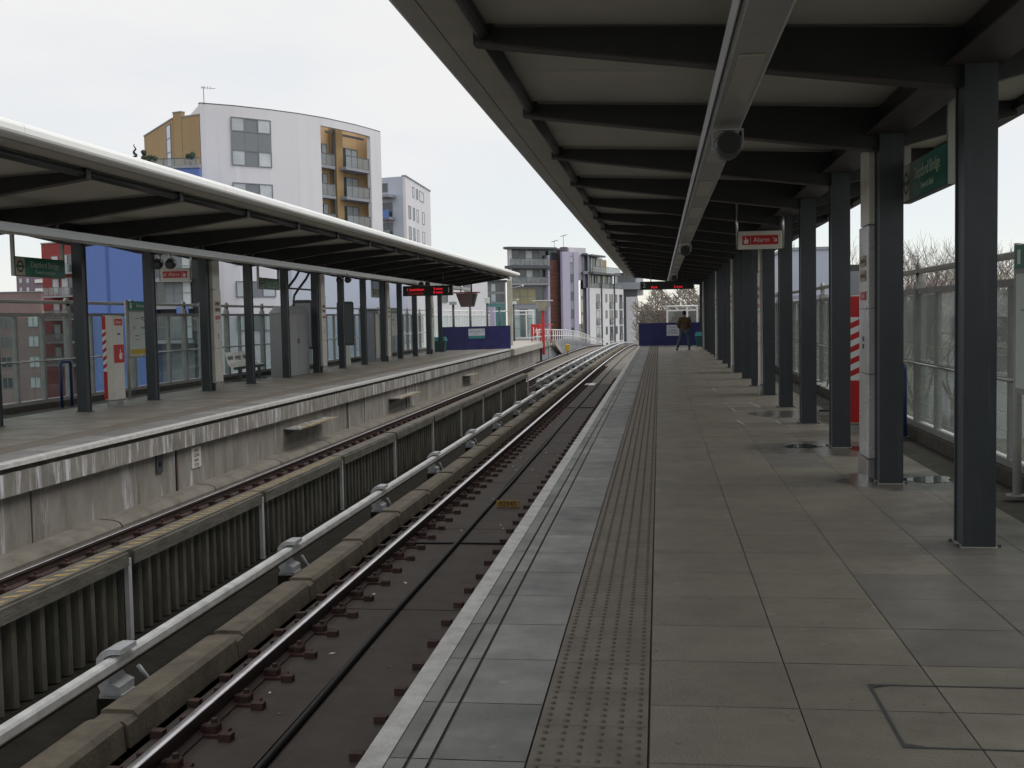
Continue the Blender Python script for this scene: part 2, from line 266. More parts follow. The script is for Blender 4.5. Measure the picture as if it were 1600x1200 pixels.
# ------------------------------------------------------------------ mesh helpers
class MB:
    def __init__(s): s.v = []; s.f = []; s.m = []; s.mats = []; s.smooth = []
    def mi(s, m):
        m = M[m] if isinstance(m, str) else m
        if m not in s.mats: s.mats.append(m)
        return s.mats.index(m)
    def add(s, vs, fs, m, smooth=False):
        b = len(s.v); s.v += [tuple(v) for v in vs]; i = s.mi(m)
        for f in fs: s.f.append(tuple(b + k for k in f)); s.m.append(i); s.smooth.append(smooth)
        return s
    def box(s, x0, x1, y0, y1, z0, z1, m, T=None):
        if x0 > x1: x0, x1 = x1, x0
        if y0 > y1: y0, y1 = y1, y0
        if z0 > z1: z0, z1 = z1, z0
        vs = [(x, y, z) for z in (z0, z1) for (x, y) in ((x0, y0), (x1, y0), (x1, y1), (x0, y1))]
        if T: vs = [T(*v) for v in vs]
        fs = [(0, 3, 2, 1), (4, 5, 6, 7), (0, 1, 5, 4), (1, 2, 6, 5), (2, 3, 7, 6), (3, 0, 4, 7)]
        return s.add(vs, fs, m)
    def cbox(s, x0, x1, y0, y1, z0, z1, m, c=0.01):
        """box with chamfered vertical and top edges"""
        r = [(x0 + c, y0), (x1 - c, y0), (x1, y0 + c), (x1, y1 - c), (x1 - c, y1), (x0 + c, y1), (x0, y1 - c), (x0, y0 + c)]
        cx, cy = (x0 + x1) / 2, (y0 + y1) / 2
        def sh(p): return (cx + (p[0] - cx) * (1 - 2 * c / (x1 - x0)), cy + (p[1] - cy) * (1 - 2 * c / (y1 - y0)))
        vs = [(*p, z0) for p in r] + [(*p, z1 - c) for p in r] + [(*sh(p), z1) for p in r]
        fs = [tuple(range(7, -1, -1)), tuple(range(16, 24))]
        for k in range(8):
            j = (k + 1) % 8
            fs += [(k, j, 8 + j, 8 + k), (8 + k, 8 + j, 16 + j, 16 + k)]
        return s.add(vs, fs, m)
    def prism(s, pts, y0, y1, m, axis='y', smooth=False, T=None):
        """extrude polygon: pts are (x,z) for axis y, (x,y) for axis z, (y,z) for axis x"""
        n = len(pts); vs = []
        for h in (y0, y1):
            for a, b in pts:
                vs.append({'y': (a, h, b), 'z': (a, b, h), 'x': (h, a, b)}[axis])
        if T: vs = [T(*v) for v in vs]
        fs = [(k, (k + 1) % n, n + (k + 1) % n, n + k) for k in range(n)]
        s.add(vs, fs, m, smooth)
        base = len(s.v) - 2 * n; i = s.mi(m)
        for f in (tuple(range(n - 1, -1, -1)), tuple(range(n, 2 * n))):
            s.f.append(tuple(base + k for k in f)); s.m.append(i); s.smooth.append(False)
        return s
    def tube(s, pts, r, m, n=8, smooth=True):
        pts = [Vector(p) for p in pts]; rs = r if isinstance(r, (list, tuple)) else [r] * len(pts)
        vs = []; up = Vector((0, 0, 1)); pu = None
        for k, p in enumerate(pts):
            d = (pts[min(k + 1, len(pts) - 1)] - pts[max(k - 1, 0)]).normalized()
            if pu is None:
                a = d.cross(up) if abs(d.dot(up)) < 0.95 else d.cross(Vector((1, 0, 0)))
            else: a = pu - d * pu.dot(d)
            a.normalize(); pu = a; b = d.cross(a)
            for q in range(n):
                t = 2 * math.pi * q / n; vs.append(p + (a * math.cos(t) + b * math.sin(t)) * rs[k])
        fs = []
        for k in range(len(pts) - 1):
            for q in range(n):
                j = (q + 1) % n; fs.append((k * n + q, k * n + j, (k + 1) * n + j, (k + 1) * n + q))
        s.add(vs, fs, m, smooth); base = len(s.v) - len(vs); i = s.mi(m)
        for f in (tuple(range(n - 1, -1, -1)), tuple(range(len(vs) - n, len(vs)))):
            s.f.append(tuple(base + k for k in f)); s.m.append(i); s.smooth.append(False)
        return s
    def ball(s, c, r, m, n=10, k=6, sc=(1, 1, 1), jit=0.0):
        vs = []; fs = []
        for i in range(k + 1):
            th = math.pi * i / k
            for j in range(n):
                ph = 2 * math.pi * j / n; rr = r * (1 + random.uniform(-jit, jit))
                vs.append((c[0] + rr * sc[0] * math.sin(th) * math.cos(ph), c[1] + rr * sc[1] * math.sin(th) * math.sin(ph), c[2] + rr * sc[2] * math.cos(th)))
        for i in range(k):
            for j in range(n):
                q = (j + 1) % n; fs.append((i * n + j, (i + 1) * n + j, (i + 1) * n + q, i * n + q))
        return s.add(vs, fs, m, True)
    def build(s, name, parent=None, loc=None):
        me = bpy.data.meshes.new(name); me.from_pydata(s.v, [], s.f)
        for m_ in s.mats: me.materials.append(m_)
        me.polygons.foreach_set('material_index', s.m); me.polygons.foreach_set('use_smooth', s.smooth)
        me.update(); o = bpy.data.objects.new(name, me); COL.objects.link(o)
        if parent: o.parent = parent
        if loc: o.location = loc
        return o

def tag(o, label=None, cat=None, group=None, kind=None):
    if label: o['label'] = label
    if cat: o['category'] = cat
    if group: o['group'] = group
    if kind: o['kind'] = kind
    return o
def thing(name, label, cat, loc=(0, 0, 0), rz=0.0, group=None):
    o = bpy.data.objects.new(name, None); COL.objects.link(o); o.location = loc; o.rotation_euler = (0, 0, rz); o.empty_display_size = 0.2
    return tag(o, label, cat, group)
def dup(root, loc=None, rz=None, label=None, group=None):
    r = root.copy(); COL.objects.link(r)
    if loc is not None: r.location = loc
    if rz is not None: r.rotation_euler = (0, 0, rz)
    if label: r['label'] = label
    if group: r['group'] = group
    for ch in list(root.children):
        c = ch.copy(); COL.objects.link(c); c.parent = r
        for g in list(ch.children):
            d = g.copy(); COL.objects.link(d); d.parent = c
    return r
def text(body, size, material, name, parent, mtx, depth=0.002, align='CENTER', sx=1.0):
    c = bpy.data.curves.new(name, 'FONT'); c.body = body; c.size = size; c.align_x = align; c.align_y = 'CENTER'; c.extrude = depth; c.resolution_u = 2
    t = bpy.data.objects.new('tmp', c); COL.objects.link(t)
    dg = bpy.context.evaluated_depsgraph_get(); me = bpy.data.meshes.new_from_object(t.evaluated_get(dg))
    bpy.data.objects.remove(t); bpy.data.curves.remove(c)
    me.name = name; me.materials.clear(); me.materials.append(M[material])
    me.transform(Matrix.Diagonal((sx, 1, 1, 1))); me.transform(mtx)
    o = bpy.data.objects.new(name, me); COL.objects.link(o); o.parent = parent; return o
def face_y(x, y, z):      # readable from -Y
    return Matrix.Translation((x, y, z)) @ Matrix.Rotation(rad(90), 4, 'X')
def face_px(x, y, z):     # readable from +X
    return Matrix.Translation((x, y, z)) @ Matrix.Rotation(rad(90), 4, 'Z') @ Matrix.Rotation(rad(90), 4, 'X')
def face_nx(x, y, z):     # readable from -X
    return Matrix.Translation((x, y, z)) @ Matrix.Rotation(rad(-90), 4, 'Z') @ Matrix.Rotation(rad(90), 4, 'X')
def hand_icon(mb, T, s, m):   # pointing-hand pictogram: T maps (u, z) -> 3d, drawn proud
    mb.add([T(u * s, z * s) for u, z in ((-.28, -.5), (.22, -.5), (.32, -.1), (.3, .12), (-.02, .12), (-.02, .5), (-.16, .5), (-.16, -.05), (-.32, .05), (-.38, -.05))], [tuple(range(10))], m)

S0 = 2.864           # canopy bay
XR, XL = -1.09, -7.5
def tz(y): return 0.0 if y < 92 else -0.0006 * (y - 92) ** 2      # the line falls away beyond the crest
def tx(y): return 0.0 if y < 50 else 2.0e-4 * (y - 50) ** 2

# ================================================================== SETTING
g = MB(); g.add([(-900, -300, -8.2), (900, -300, -8.2), (900, 1500, -8.2), (-900, 1500, -8.2)], [(0, 1, 2, 3)], 'grass'); tag(g.build('ground'), kind='structure')
g = MB(); g.add([(9, 20, -8.19), (17, 20, -8.19), (34, 260, -8.19), (24, 260, -8.19)], [(0, 1, 2, 3)], 'asphalt')
g.add([(-30, 5, -8.19), (-20, 5, -8.19), (-18, 160, -8.19), (-27, 160, -8.19)], [(0, 1, 2, 3)], 'asphalt'); tag(g.build('road'), kind='structure')

# viaduct deck
def ribbon(mb, x0, x1, z0, z1, ya, yb, m, step=3.0, curve=True):
    n = max(1, int(math.ceil((yb - ya) / step))); vs = []; fs = []
    for k in range(n + 1):
        y = ya + (yb - ya) * k / n; dx = tx(y) if curve else 0; dz = tz(y) if curve else 0
        vs += [(x0 + dx, y, z0 + dz), (x1 + dx, y, z0 + dz), (x1 + dx, y, z1 + dz), (x0 + dx, y, z1 + dz)]
    for k in range(n):
        a = 4 * k; b = a + 4
        fs += [(a, a + 1, b + 1, b), (a + 1, a + 2, b + 2, b + 1), (a + 2, a + 3, b + 3, b + 2), (a + 3, a, b, b + 3)]
    fs += [(3, 2, 1, 0), (4 * n, 4 * n + 1, 4 * n + 2, 4 * n + 3)]
    mb.add(vs, fs, m)
deck = MB(); ribbon(deck, -12.4, 3.9, -2.3, -1.26, -8, 175, 'invert')
deck_o = tag(deck.build('viaduct_deck'), kind='structure')
s = MB()
def slabs(mb, x0, x1, ya, yb, m, step=4.1):
    y = ya
    while y < yb:
        ribbon(mb, x0, x1, -1.26, -1.185, y + .012, min(y + step, yb) - .012, m, 4.1); y += step
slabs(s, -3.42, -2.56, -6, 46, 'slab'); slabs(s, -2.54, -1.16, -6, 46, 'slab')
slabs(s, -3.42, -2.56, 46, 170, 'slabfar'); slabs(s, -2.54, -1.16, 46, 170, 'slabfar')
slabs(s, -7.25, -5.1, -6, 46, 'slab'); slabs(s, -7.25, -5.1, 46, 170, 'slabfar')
tag(s.build('track_slab'), kind='structure')

# ------------------------------------------------------------------ platforms
def flags(mb, xs, y0, y1, dy, m, ztop=0.0, gap=0.0026, skip=None, alt=None):
    k = 0; y = y0
    while y < y1:
        for a, b in zip(xs[:-1], xs[1:]):
            mm_ = alt(a, y) if alt else m
            mb.add([(a + gap, y + gap, ztop + random.uniform(-.0008, .0008)) for _ in (0,)] + [(b - gap, y + gap, ztop), (b - gap, y + dy - gap, ztop), (a + gap, y + dy - gap, ztop)], [(0, 1, 2, 3)], mm_)
        y += dy; k += 1
def dome(mb, x, y, r, h, m):
    n = 8; vs = [(x + r * math.cos(2 * math.pi * k / n), y + r * math.sin(2 * math.pi * k / n), 0.0) for k in range(n)] + [(x + .6 * r * math.cos(2 * math.pi * k / n), y + .6 * r * math.sin(2 * math.pi * k / n), h) for k in range(n)]
    mb.add(vs, [(k, (k + 1) % n, n + (k + 1) % n, n + k) for k in range(n)] + [tuple(range(n, 2 * n))], m, False)
# right platform
b = MB(); b.box(-1.06, 2.68, -6, 66, -.30, -.007, 'dark'); b.box(-1.02, 2.68, -6, 66, -2.2, -.30, 'concrete'); b.box(2.68, 3.9, -6, 66, -2.2, -.045, 'gutter')
pr = tag(b.build('platform'), kind='structure')
ph = 3.945 - 0.6 * 16
f = MB(); flags(f, [-.055 + .6 * k for k in range(5)] + [2.67], ph, 58.2, .6, 'flag', alt=lambda a, y: 'flag_dark' if (a > 1.1 and 4.9 < y < 6.9) or (a > 1.7 and 4.4 < y < 8.5) or (1.1 < a < 1.3 and 11.5 < y < 12.5) else 'flag'); f.build('paving', pr)
f = MB(); f.box(-1.095, -1.0, -6, 66, -.06, .003, 'whiteline'); f.build('coping_edge', pr)
f = MB()
for (a, c_) in ((-1.0, -.925), (-.917, -.845), (-.837, -.492)):
    flags(f, [a, c_], ph - .03, 66, .6, 'edgeflag', gap=.0035)
f.build('edge_slab', pr)
f = MB(); flags(f, [-.49, -.06], 3.49 - .4 * 20, 58.2, .4, 'tactile', gap=.002)
y = 2.8
while y < 58:
    for k in range(6): dome(f, -.454 + .0717 * k, y, .0125, .0065, 'dome')
    y += .0668
f.build('tactile_paving', pr)
# access cover in the right platform
c = MB()
for (x0, x1, y0, y1) in ((.865, 1.78, 4.855, 4.867), (.865, .878, 4.165, 4.855), (.865, 1.78, 4.155, 4.165), (1.77, 1.78, 4.165, 4.855)):
    c.box(x0, x1, y0, y1, .0, .0035, 'darkgrey')
for (x, y) in ((.90, 4.845), (.90, 4.175)):
    c.add([(x - .02, y - .02, .0036), (x + .05, y + (.008 if y > 4.6 else -.008), .0036), (x - .02, y + .02, .0036)], [(0, 1, 2)], 'darkgrey')
tag(c.build('access_cover'), 'paved access cover with thin dark metal edging in the near platform floor', 'access cover')
# faded painted outlines on the floor
c = MB()
def stroke(x0, y0, x1, y1, w_=.03):
    d = Vector((x1 - x0, y1 - y0)); L_ = d.length; d.normalize(); u = 0
    while u < L_:
        v_ = min(u + random.uniform(.1, .3), L_)
        if random.random() > .25:
            c.add([(x0 + d.x * u - d.y * w_ / 2, y0 + d.y * u + d.x * w_ / 2, .0022), (x0 + d.x * u + d.y * w_ / 2, y0 + d.y * u - d.x * w_ / 2, .0022), (x0 + d.x * v_ + d.y * w_ / 2, y0 + d.y * v_ - d.x * w_ / 2, .0022), (x0 + d.x * v_ - d.y * w_ / 2, y0 + d.y * v_ + d.x * w_ / 2, .0022)], [(0, 3, 2, 1)], 'whiteline')
        u = v_ + random.uniform(.01, .06)
for q_ in ((1.15, 20.4, 1.6, 20.4), (1.6, 20.4, 1.72, 18.5), (1.22, 18.5, 1.72, 18.5), (1.15, 20.4, 1.22, 18.5), (1.2, 19.5, 1.66, 19.5), (1.13, 24.6, 1.6, 24.6), (1.13, 24.6, 1.15, 23.4), (1.13, 17.0, 1.2, 16.3), (1.7, 16.9, 1.72, 16.3), (1.2, 30.2, 1.6, 30.0)):
    stroke(*q_)
c.build('painted_marking', pr)
# puddles
def puddle(cx, cy, rx, ry, seed):
    random.seed(seed); p = MB(); n = 28; vs = []
    ph_ = [random.uniform(0, 6.28) for _ in range(4)]
    for k in range(n):
        t = 2 * math.pi * k / n; r = 1 + .18 * math.sin(2 * t + ph_[0]) + .14 * math.sin(3 * t + ph_[1]) + .10 * math.sin(5 * t + ph_[2])
        vs.append((cx + rx * r * math.cos(t), cy + ry * r * math.sin(t), .0026))
    p.add(vs, [tuple(range(n))], 'water'); tag(p.build('puddle'), kind='structure')
puddle(2.5, 10.9, .19, .24, 1); puddle(1.68, 13.66, .17, .24, 3); puddle(2.27, 13.4, .09, .25, 4); puddle(2.2, 11.05, .06, .08, 6)
random.seed(11)

# left platform
b = MB(); b.box(-12.4, -7.62, -4, 57.3, -.03, -.007, 'dark'); b.box(-12.4, -7.85, -4, 57.3, -.32, -.03, 'dark'); b.box(-12.4, -11.45, -4, 57.3, -.007, -.005, 'gutter')
pl = tag(b.build('platform'), kind='structure')
f = MB(); flags(f, [-11.42, -11.1, -10.5, -9.9, -9.3, -8.7], -3.9, 57.2, .6, 'flag_left'); f.build('paving', pl)
f = MB(); flags(f, [-8.27, -7.76], -3.9, 57.2, .6, 'edgeflag'); f.build('edge_slab', pl)
f = MB(); flags(f, [-8.695, -8.275], -3.9, 57.2, .4, 'tactile'); f.build('tactile_paving', pl)
f = MB(); f.box(-7.755, -7.58, -4, 57.3, -.05, .003, 'whiteline'); f.build('coping_edge', pl)
f = MB(); f.box(-7.85, -7.66, -4, 57.3, -.12, -.05, 'gutter'); f.box(-7.85, -7.6, -4, 57.3, -.39, -.12, 'fascia'); f.build('edge_beam', pl)
f = MB()
y = -3.0
for k in range(9):
    f.box(-8.1, -7.72 if k % 3 else -7.74, y + .02, y + 7.9, -1.26, -.39, 'concrete'); y += 7.92
f.build('retaining_wall', pl)
f = MB(); y = -2.0
while y < 66:
    f.prism([(-7.75, -1.26), (-7.38, -1.26), (-7.38, -1.16), (-7.42, -1.115), (-7.52, -1.085), (-7.75, -1.07)], y + .01, y + 3.27, 'haunch'); y += 3.3
f.build('base_haunch', pl)
# platform extension beyond the hoarding (new pale concrete)
b = MB(); b.box(-12.4, -7.45, 57.3, 78, -.03, 0.0, 'newconcrete'); b.box(-12.2, -7.8, 57.3, 74, -1.26, -.34, 'newconcrete'); b.box(-12.3, -7.42, 57.3, 78, -.34, -.03, 'newconcrete')
b.prism([(78, 0), (83.5, -.95), (83.5, -1.2), (78, -.34)], -9.2, -7.2, 'newconcrete', axis='x')
b.box(-8.1, -7.5, 76.6, 77.2, -1.26, -.34, 'newconcrete')
tag(b.build('platform_extension'), kind='structure')

# small wall items on the left retaining wall
def ledge(y0, y1, zt, label):
    t = thing('step_ledge', label, 'ledge', (-7.7, (y0 + y1) / 2, zt), group='step ledges on the left retaining wall')
    h = (y1 - y0) / 2
    p = MB(); p.box(-.02, .32, -h, h, -.03, 0, 'fascia'); p.build('shelf', t)
    p = MB(); p.prism([(.0, -.03), (.22, -.03), (.0, -.15)], -h + .1, -h + .14, 'darkgrey'); p.build('bracket', t)
    p = MB(); p.box(.30, .325, -h + .1, h, .001, .008, 'yellow'); p.build('yellow_edge', t)
ledge(22.3, 25.0, -.60, 'grey step ledge with yellow edge on far wall, nearest of the three')
ledge(31.3, 34.2, -.64, 'grey step ledge with yellow edge on far wall, middle of the three')
ledge(43.5, 45.5, -.64, 'grey step ledge on far wall nearest the blue hoarding')
t = thing('wall_box', 'small dark metal plate with a hole on the far track wall', 'plate', (-7.72, 16.4, -.55))
p = MB(); p.cbox(0, .03, -.11, .11, -.14, .14, 'darkgrey', .008); p.build('plate', t)
p = MB(); p.tube([(.03, 0, 0), (.045, 0, 0)], .05, 'black', 12); p.build('hole', t)
t = thing('wall_notice', 'small grey stencilled notice on the stained far track wall', 'notice', (-7.715, 17.8, -.63))
p = MB(); p.box(0, .012, -.19, .19, -.17, .17, 'clad'); p.build('plate', t)
for k, s_ in enumerate(('LINE', 'CLEAR', 'AREA', 'STOP')):
    text(s_, .075, 'textblack', 'lettering', t, face_px(.014, 0, .115 - .08 * k), .0005)
t = MB(); 
for y in (17.0, 27.0, 33.5): t.box(-7.715, -7.70, y, y + .05, -1.1, -.42, 'rust')
t.build('wall_drain_stain', pl)

# ------------------------------------------------------------------ rails
def rail(x, label, ya, yb, clip_from, clip_to, grp='running rails'):
    t = thing('running_rail', label, 'rail', (x, 0, -1.03), group=grp)
    P = [(-.065, -.155), (.065, -.155), (.065, -.14), (.012, -.12), (.010, -.045), (.034, -.035), (.034, -.004), (-.034, -.004), (-.034, -.035), (-.010, -.045), (-.012, -.12), (-.065, -.14)]
    n = 60; ys = [ya + (yb - ya) * k / n for k in range(n + 1)]
    m1 = MB(); vs = []; fs = []; q = len(P)
    for y in ys: vs += [(a + tx(y), y, b_ + tz(y)) for a, b_ in P]
    for k in range(n):
        for j in range(q):
            fs.append((k * q + j, k * q + (j + 1) % q, (k + 1) * q + (j + 1) % q, (k + 1) * q + j))
    m1.add(vs, fs, 'railside'); m1.build('rail_body', t)
    m2 = MB(); vs = []; fs = []
    P2 = [(-.035, -.004), (-.030, .002), (.030, .002), (.035, -.004)]
    for y in ys: vs += [(a + tx(y), y, b_ + tz(y)) for a, b_ in P2]
    for k in range(n):
        for j in range(3): fs.append((k * 4 + j, k * 4 + j + 1, k * 4 + 5 + j, k * 4 + 4 + j))
    m2.add(vs, fs, 'railhead', True); m2.build('rail_head', t)
    c = MB(); c.box(-.20, .20, -.085, .085, -.158, -.135, 'rust')
    for sg in (-1, 1):
        c.cbox(min(sg * .06, sg * .15), max(sg * .06, sg * .15), -.05, .05, -.136, -.075, 'rust2', .012)
        c.tube([(sg * .115, 0, -.08), (sg * .115, 0, -.045)], .022, 'rust2', 6, False)
        c.box(min(sg * .20, sg * .29), max(sg * .20, sg * .29), -.135, -.065, -.158, -.105, 'rust2')
        c.box(min(sg * .03, sg * .085), max(sg * .03, sg * .085), -.035, .035, -.14, -.09, 'rust2')
    first = None; y = clip_from; n = 0
    while y < clip_to and n < 99:
        if first is None: o = first = c.build('rail_clip', t)
        else: o = first.copy(); COL.objects.link(o); o.parent = t
        o.location = (tx(y), y, tz(y)); o.rotation_euler = (0, 0, random.uniform(-.09, .09)); y += .62 + random.uniform(-.03, .03); n += 1
    return t
rail(-3.14, 'polished running rail nearest the concrete kerb beside the middle fence', 2, 165, 5.3, 62)
rail(-1.70, 'running rail tucked under the near platform edge', 2, 165, 5.0, 50)
rail(-6.90, 'rusty running rail beside the far platform wall', 4, 165, 9.5, 60)
rail(-5.47, 'rusty running rail just behind the middle fence', 4, 165, 38, 66)

# loop cable
pts = []; y = 3.0
while y < 120:
    pts.append((-2.5 + .006 * math.sin(y * 1.1) + .012 * math.sin(y * .31 + 1) + tx(y), y, -1.165 + tz(y))); y += .5
c = MB(); c.tube(pts, .028, 'cable', 6); tag(c.build('loop_cable'), 'black loop cable lying down the middle of the near track', 'cable')
for (y, a) in ((13.5, 1), (34.0, 1)):
    c = MB(); c.tube([(-3.3, y, -1.176), (-2.5, y + .02, -1.172), (-1.2, y - .02, -1.176)], .012, 'cable', 5)
    tag(c.build('cross_cable'), 'thin dark cable across the near track, %s one' % ('nearer' if y < 20 else 'farther'), 'cable')
lt = MB()
for k in range(70):
    x = random.uniform(-3.0, -1.3); y = random.uniform(4.5, 30); a = random.uniform(0, 3.1); l_ = random.uniform(.012, .035); z = -1.183
    ca, sa = math.cos(a) * l_, math.sin(a) * l_
    lt.add([(x - ca, y - sa, z), (x + sa * .6, y - ca * .6, z + .004), (x + ca, y + sa, z + .003), (x - sa * .6, y + ca * .6, z + .006)], [(0, 1, 2, 3)], ('cover', 'kerb', 'signcream')[k % 3])
tag(lt.build('track_litter'), 'tiny pale scraps of litter scattered over the near track slab', 'litter', kind='stuff')
# marker plate
t = thing('marker_plate', 'small yellow number plate 02945 lying on the near track slab', 'marker', (-2.24, 16.2, -1.18), rz=.02)
p = MB(); p.box(-.17, .17, -.01, .012, .0, .10, 'marker'); p.build('plate', t)
text('02945', .105, 'textblack', 'lettering', t, face_y(0, -.013, .048), .001, sx=1.0)
# pale plates between the far rails
t = thing('rail_pad', 'pale flat plate on the near track far down the line', 'plate', (-2.8, 45.5, -1.18)); p = MB(); p.box(-.35, .2, -.6, .6, 0, .03, 'cover'); p.build('plate', t)

# ------------------------------------------------------------------ conductor rails
def cond(name, label, x, ya, yb, sup0, step, n):
    t = thing(name, label, 'conductor rail', (x, 0, -.79), group='conductor rails')
    m_ = MB(); P = [(-.038, -.085), (.036, -.085), (.046, -.07), (.046, -.018), (.03, 0), (-.03, 0), (-.042, -.018)]
    ys = [ya + (yb - ya) * k / 60 for k in range(61)]; vs = []; fs = []; q = len(P)
    for y in ys: vs += [(a + tx(y), y, b_ + tz(y)) for a, b_ in P]
    for k in range(60):
        for j in range(q): fs.append((k * q + j, k * q + (j + 1) % q, (k + 1) * q + (j + 1) % q, (k + 1) * q + j))
    fs += [tuple(range(q - 1, -1, -1)), tuple(60 * q + j for j in range(q))]
    m_.add(vs, fs, 'cover'); m_.build('cover', t)
    m_ = MB(); ribbon(m_, -.024, .024, -.112, -.0855, ya, yb, 'rust'); m_.build('contact_rail', t)
    sup = MB()
    O = [(-.10, -.30), (-.115, -.26), (-.125, -.10), (-.12, -.01), (-.085, .045), (-.03, .072), (.07, .072), (.075, .03), (-.01, .026), (-.058, .0), (-.07, -.05), (-.066, -.16), (-.02, -.235), (.045, -.27), (.045, -.345), (-.10, -.345)]
    O = [(a * 1.0, b_ * .80 if b_ < 0 else b_ * .85) for a, b_ in O]
    sup.prism(O, -.12, .12, 'insul'); sup.prism([(a * 1.0, b_) for a, b_ in ((-.12, -.305), (.065, -.305), (.065, -.277), (-.12, -.277))], -.10, .10, 'insul')
    foot = MB(); foot.box(-.13, .10, -.12, .12, -.47, -.3055, 'invert')
    arm = MB(); arm.tube([(.03, .22, -.16), (.06, .3, -.28), (.14, .36, -.33), (.25, .36, -.34)], .018, 'insul', 6); arm.box(.17, .30, .30, .42, -.36, -.345, 'rust2')
    f0 = None
    for k in range(n):
        y = sup0 + step * k; loc = (tx(y), y, tz(y))
        if f0 is None:
            f0 = sup.build('insulator', t); f1 = foot.build('foot', f0); f2 = arm.build('strap', f0); f0.location = loc
        else:
            a_ = f0.copy(); COL.objects.link(a_); a_.parent = t; a_.location = loc
            for c_ in (f1, f2): d_ = c_.copy(); COL.objects.link(d_); d_.parent = a_
cond('conductor_rail', 'long pale conductor rail on grey brackets beside the middle fence', -3.93, 1.5, 160, 3.72, 3.88, 38)
cond('conductor_rail', 'short far conductor rail starting beyond the end of the middle fence', -4.58, 42.0, 160, 42.6, 3.0, 36)

# concrete kerb, one thing of many blocks
t = thing('track_kerb', 'mossy concrete kerb of end-to-end blocks beside the near rail', 'kerb', (-3.625, 0, -1.19))
kb = None; random.seed(5)
y = 1.0; k = 0
while y < 100:
    ln = 1.94
    if kb is None:
        q = MB(); c_ = .03
        pr_ = [(-.14, 0), (.14, 0), (.125, .17), (.09, .205), (-.10, .205), (-.14, .19)]
        q.prism(pr_, .16, ln - .02, 'kerb')
        q.prism([(a, min(b_, .20) * (.78 * 1.13 if b_ > 0 else 1)) for a, b_ in pr_], .012, .16, 'kerb')
        kb = o = q.build('kerb_block', t)
    else: o = kb.copy(); COL.objects.link(o); o.parent = t
    o.location = (random.uniform(-.006, .006) + tx(y), y, random.uniform(-.008, .008) + tz(y)); o.rotation_euler = (0, 0, random.uniform(-.004, .004)); y += ln; k += 1

# ------------------------------------------------------------------ middle fence
t = thing('track_fence', 'low corrugated fence with weathered cap between the two tracks', 'fence', (-4.86, 0, 0))
PS = 3.43; posts = [9.47 + PS * k for k in range(-3, 10)]
posts[-1] = 40.6
panel = MB(); vs = []; fs = []
nn = 17 * 6
for k in range(nn + 1):
    y = .05 + (PS - .1) * k / nn; ph_ = (k % 6) / 6
    d = .055 if ph_ in (0, 1 / 6, 2 / 6) else (.012 if ph_ in (4 / 6,) else .0)
    d = (.052, .066, .052, -.045, -.06, -.045)[k % 6]
    vs += [(d, y, -1.25), (d, y, -.52)]
for k in range(nn): fs.append((2 * k, 2 * k + 1, 2 * k + 3, 2 * k + 2))
panel.add(vs, fs, 'corr', False); panel.box(-.09, -.075, .05, PS - .05, -1.25, -.52, 'corr')
cap = MB(); cap.box(-.09, .10, .03, PS - .0, -.495, -.425, 'timber'); cap.box(.101, .125, .06, PS - .06, -.565, -.445, 'timber')
capm = MB(); capm.box(-.09, .10, .03, PS - .0, -.495, -.425, 'timber'); capm.box(.101, .125, .06, PS - .06, -.565, -.445, 'timber')
y = .06
while y < PS - .12:
    x = .02 + random.uniform(-.008, .008)
    if random.random() > .12: capm.add([(x - .055, y, -.4225), (x + .045, y + .055, -.4225), (x + .055, y + .12, -.4225), (x - .045, y + .065, -.4225)], [(0, 1, 2, 3)], 'yellowmark')
    y += .175
post = MB(); post.box(.056, .10, -.04, .022, -1.25, -.50, 'whitepost')
pp = cc_ = po = None
for k, y in enumerate(posts):
    if po is None: po = o = post.build('post', t)
    else: o = po.copy(); COL.objects.link(o); o.parent = t
    o.location = (0, y, 0)
    if k < len(posts) - 1:
        if pp is None: pp = o = panel.build('panel', t)
        else: o = pp.copy(); COL.objects.link(o); o.parent = t
        o.location = (0, y, 0)
        if k < 5: o = capm.build('cap', t)
        elif cc_ is None: cc_ = o = cap.build('cap', t)
        else: o = cc_.copy(); COL.objects.link(o); o.parent = t
        o.location = (random.uniform(-.012, .012), y, random.uniform(-.008, .010)); o.rotation_euler = (random.uniform(-.003, .003), 0, 0)
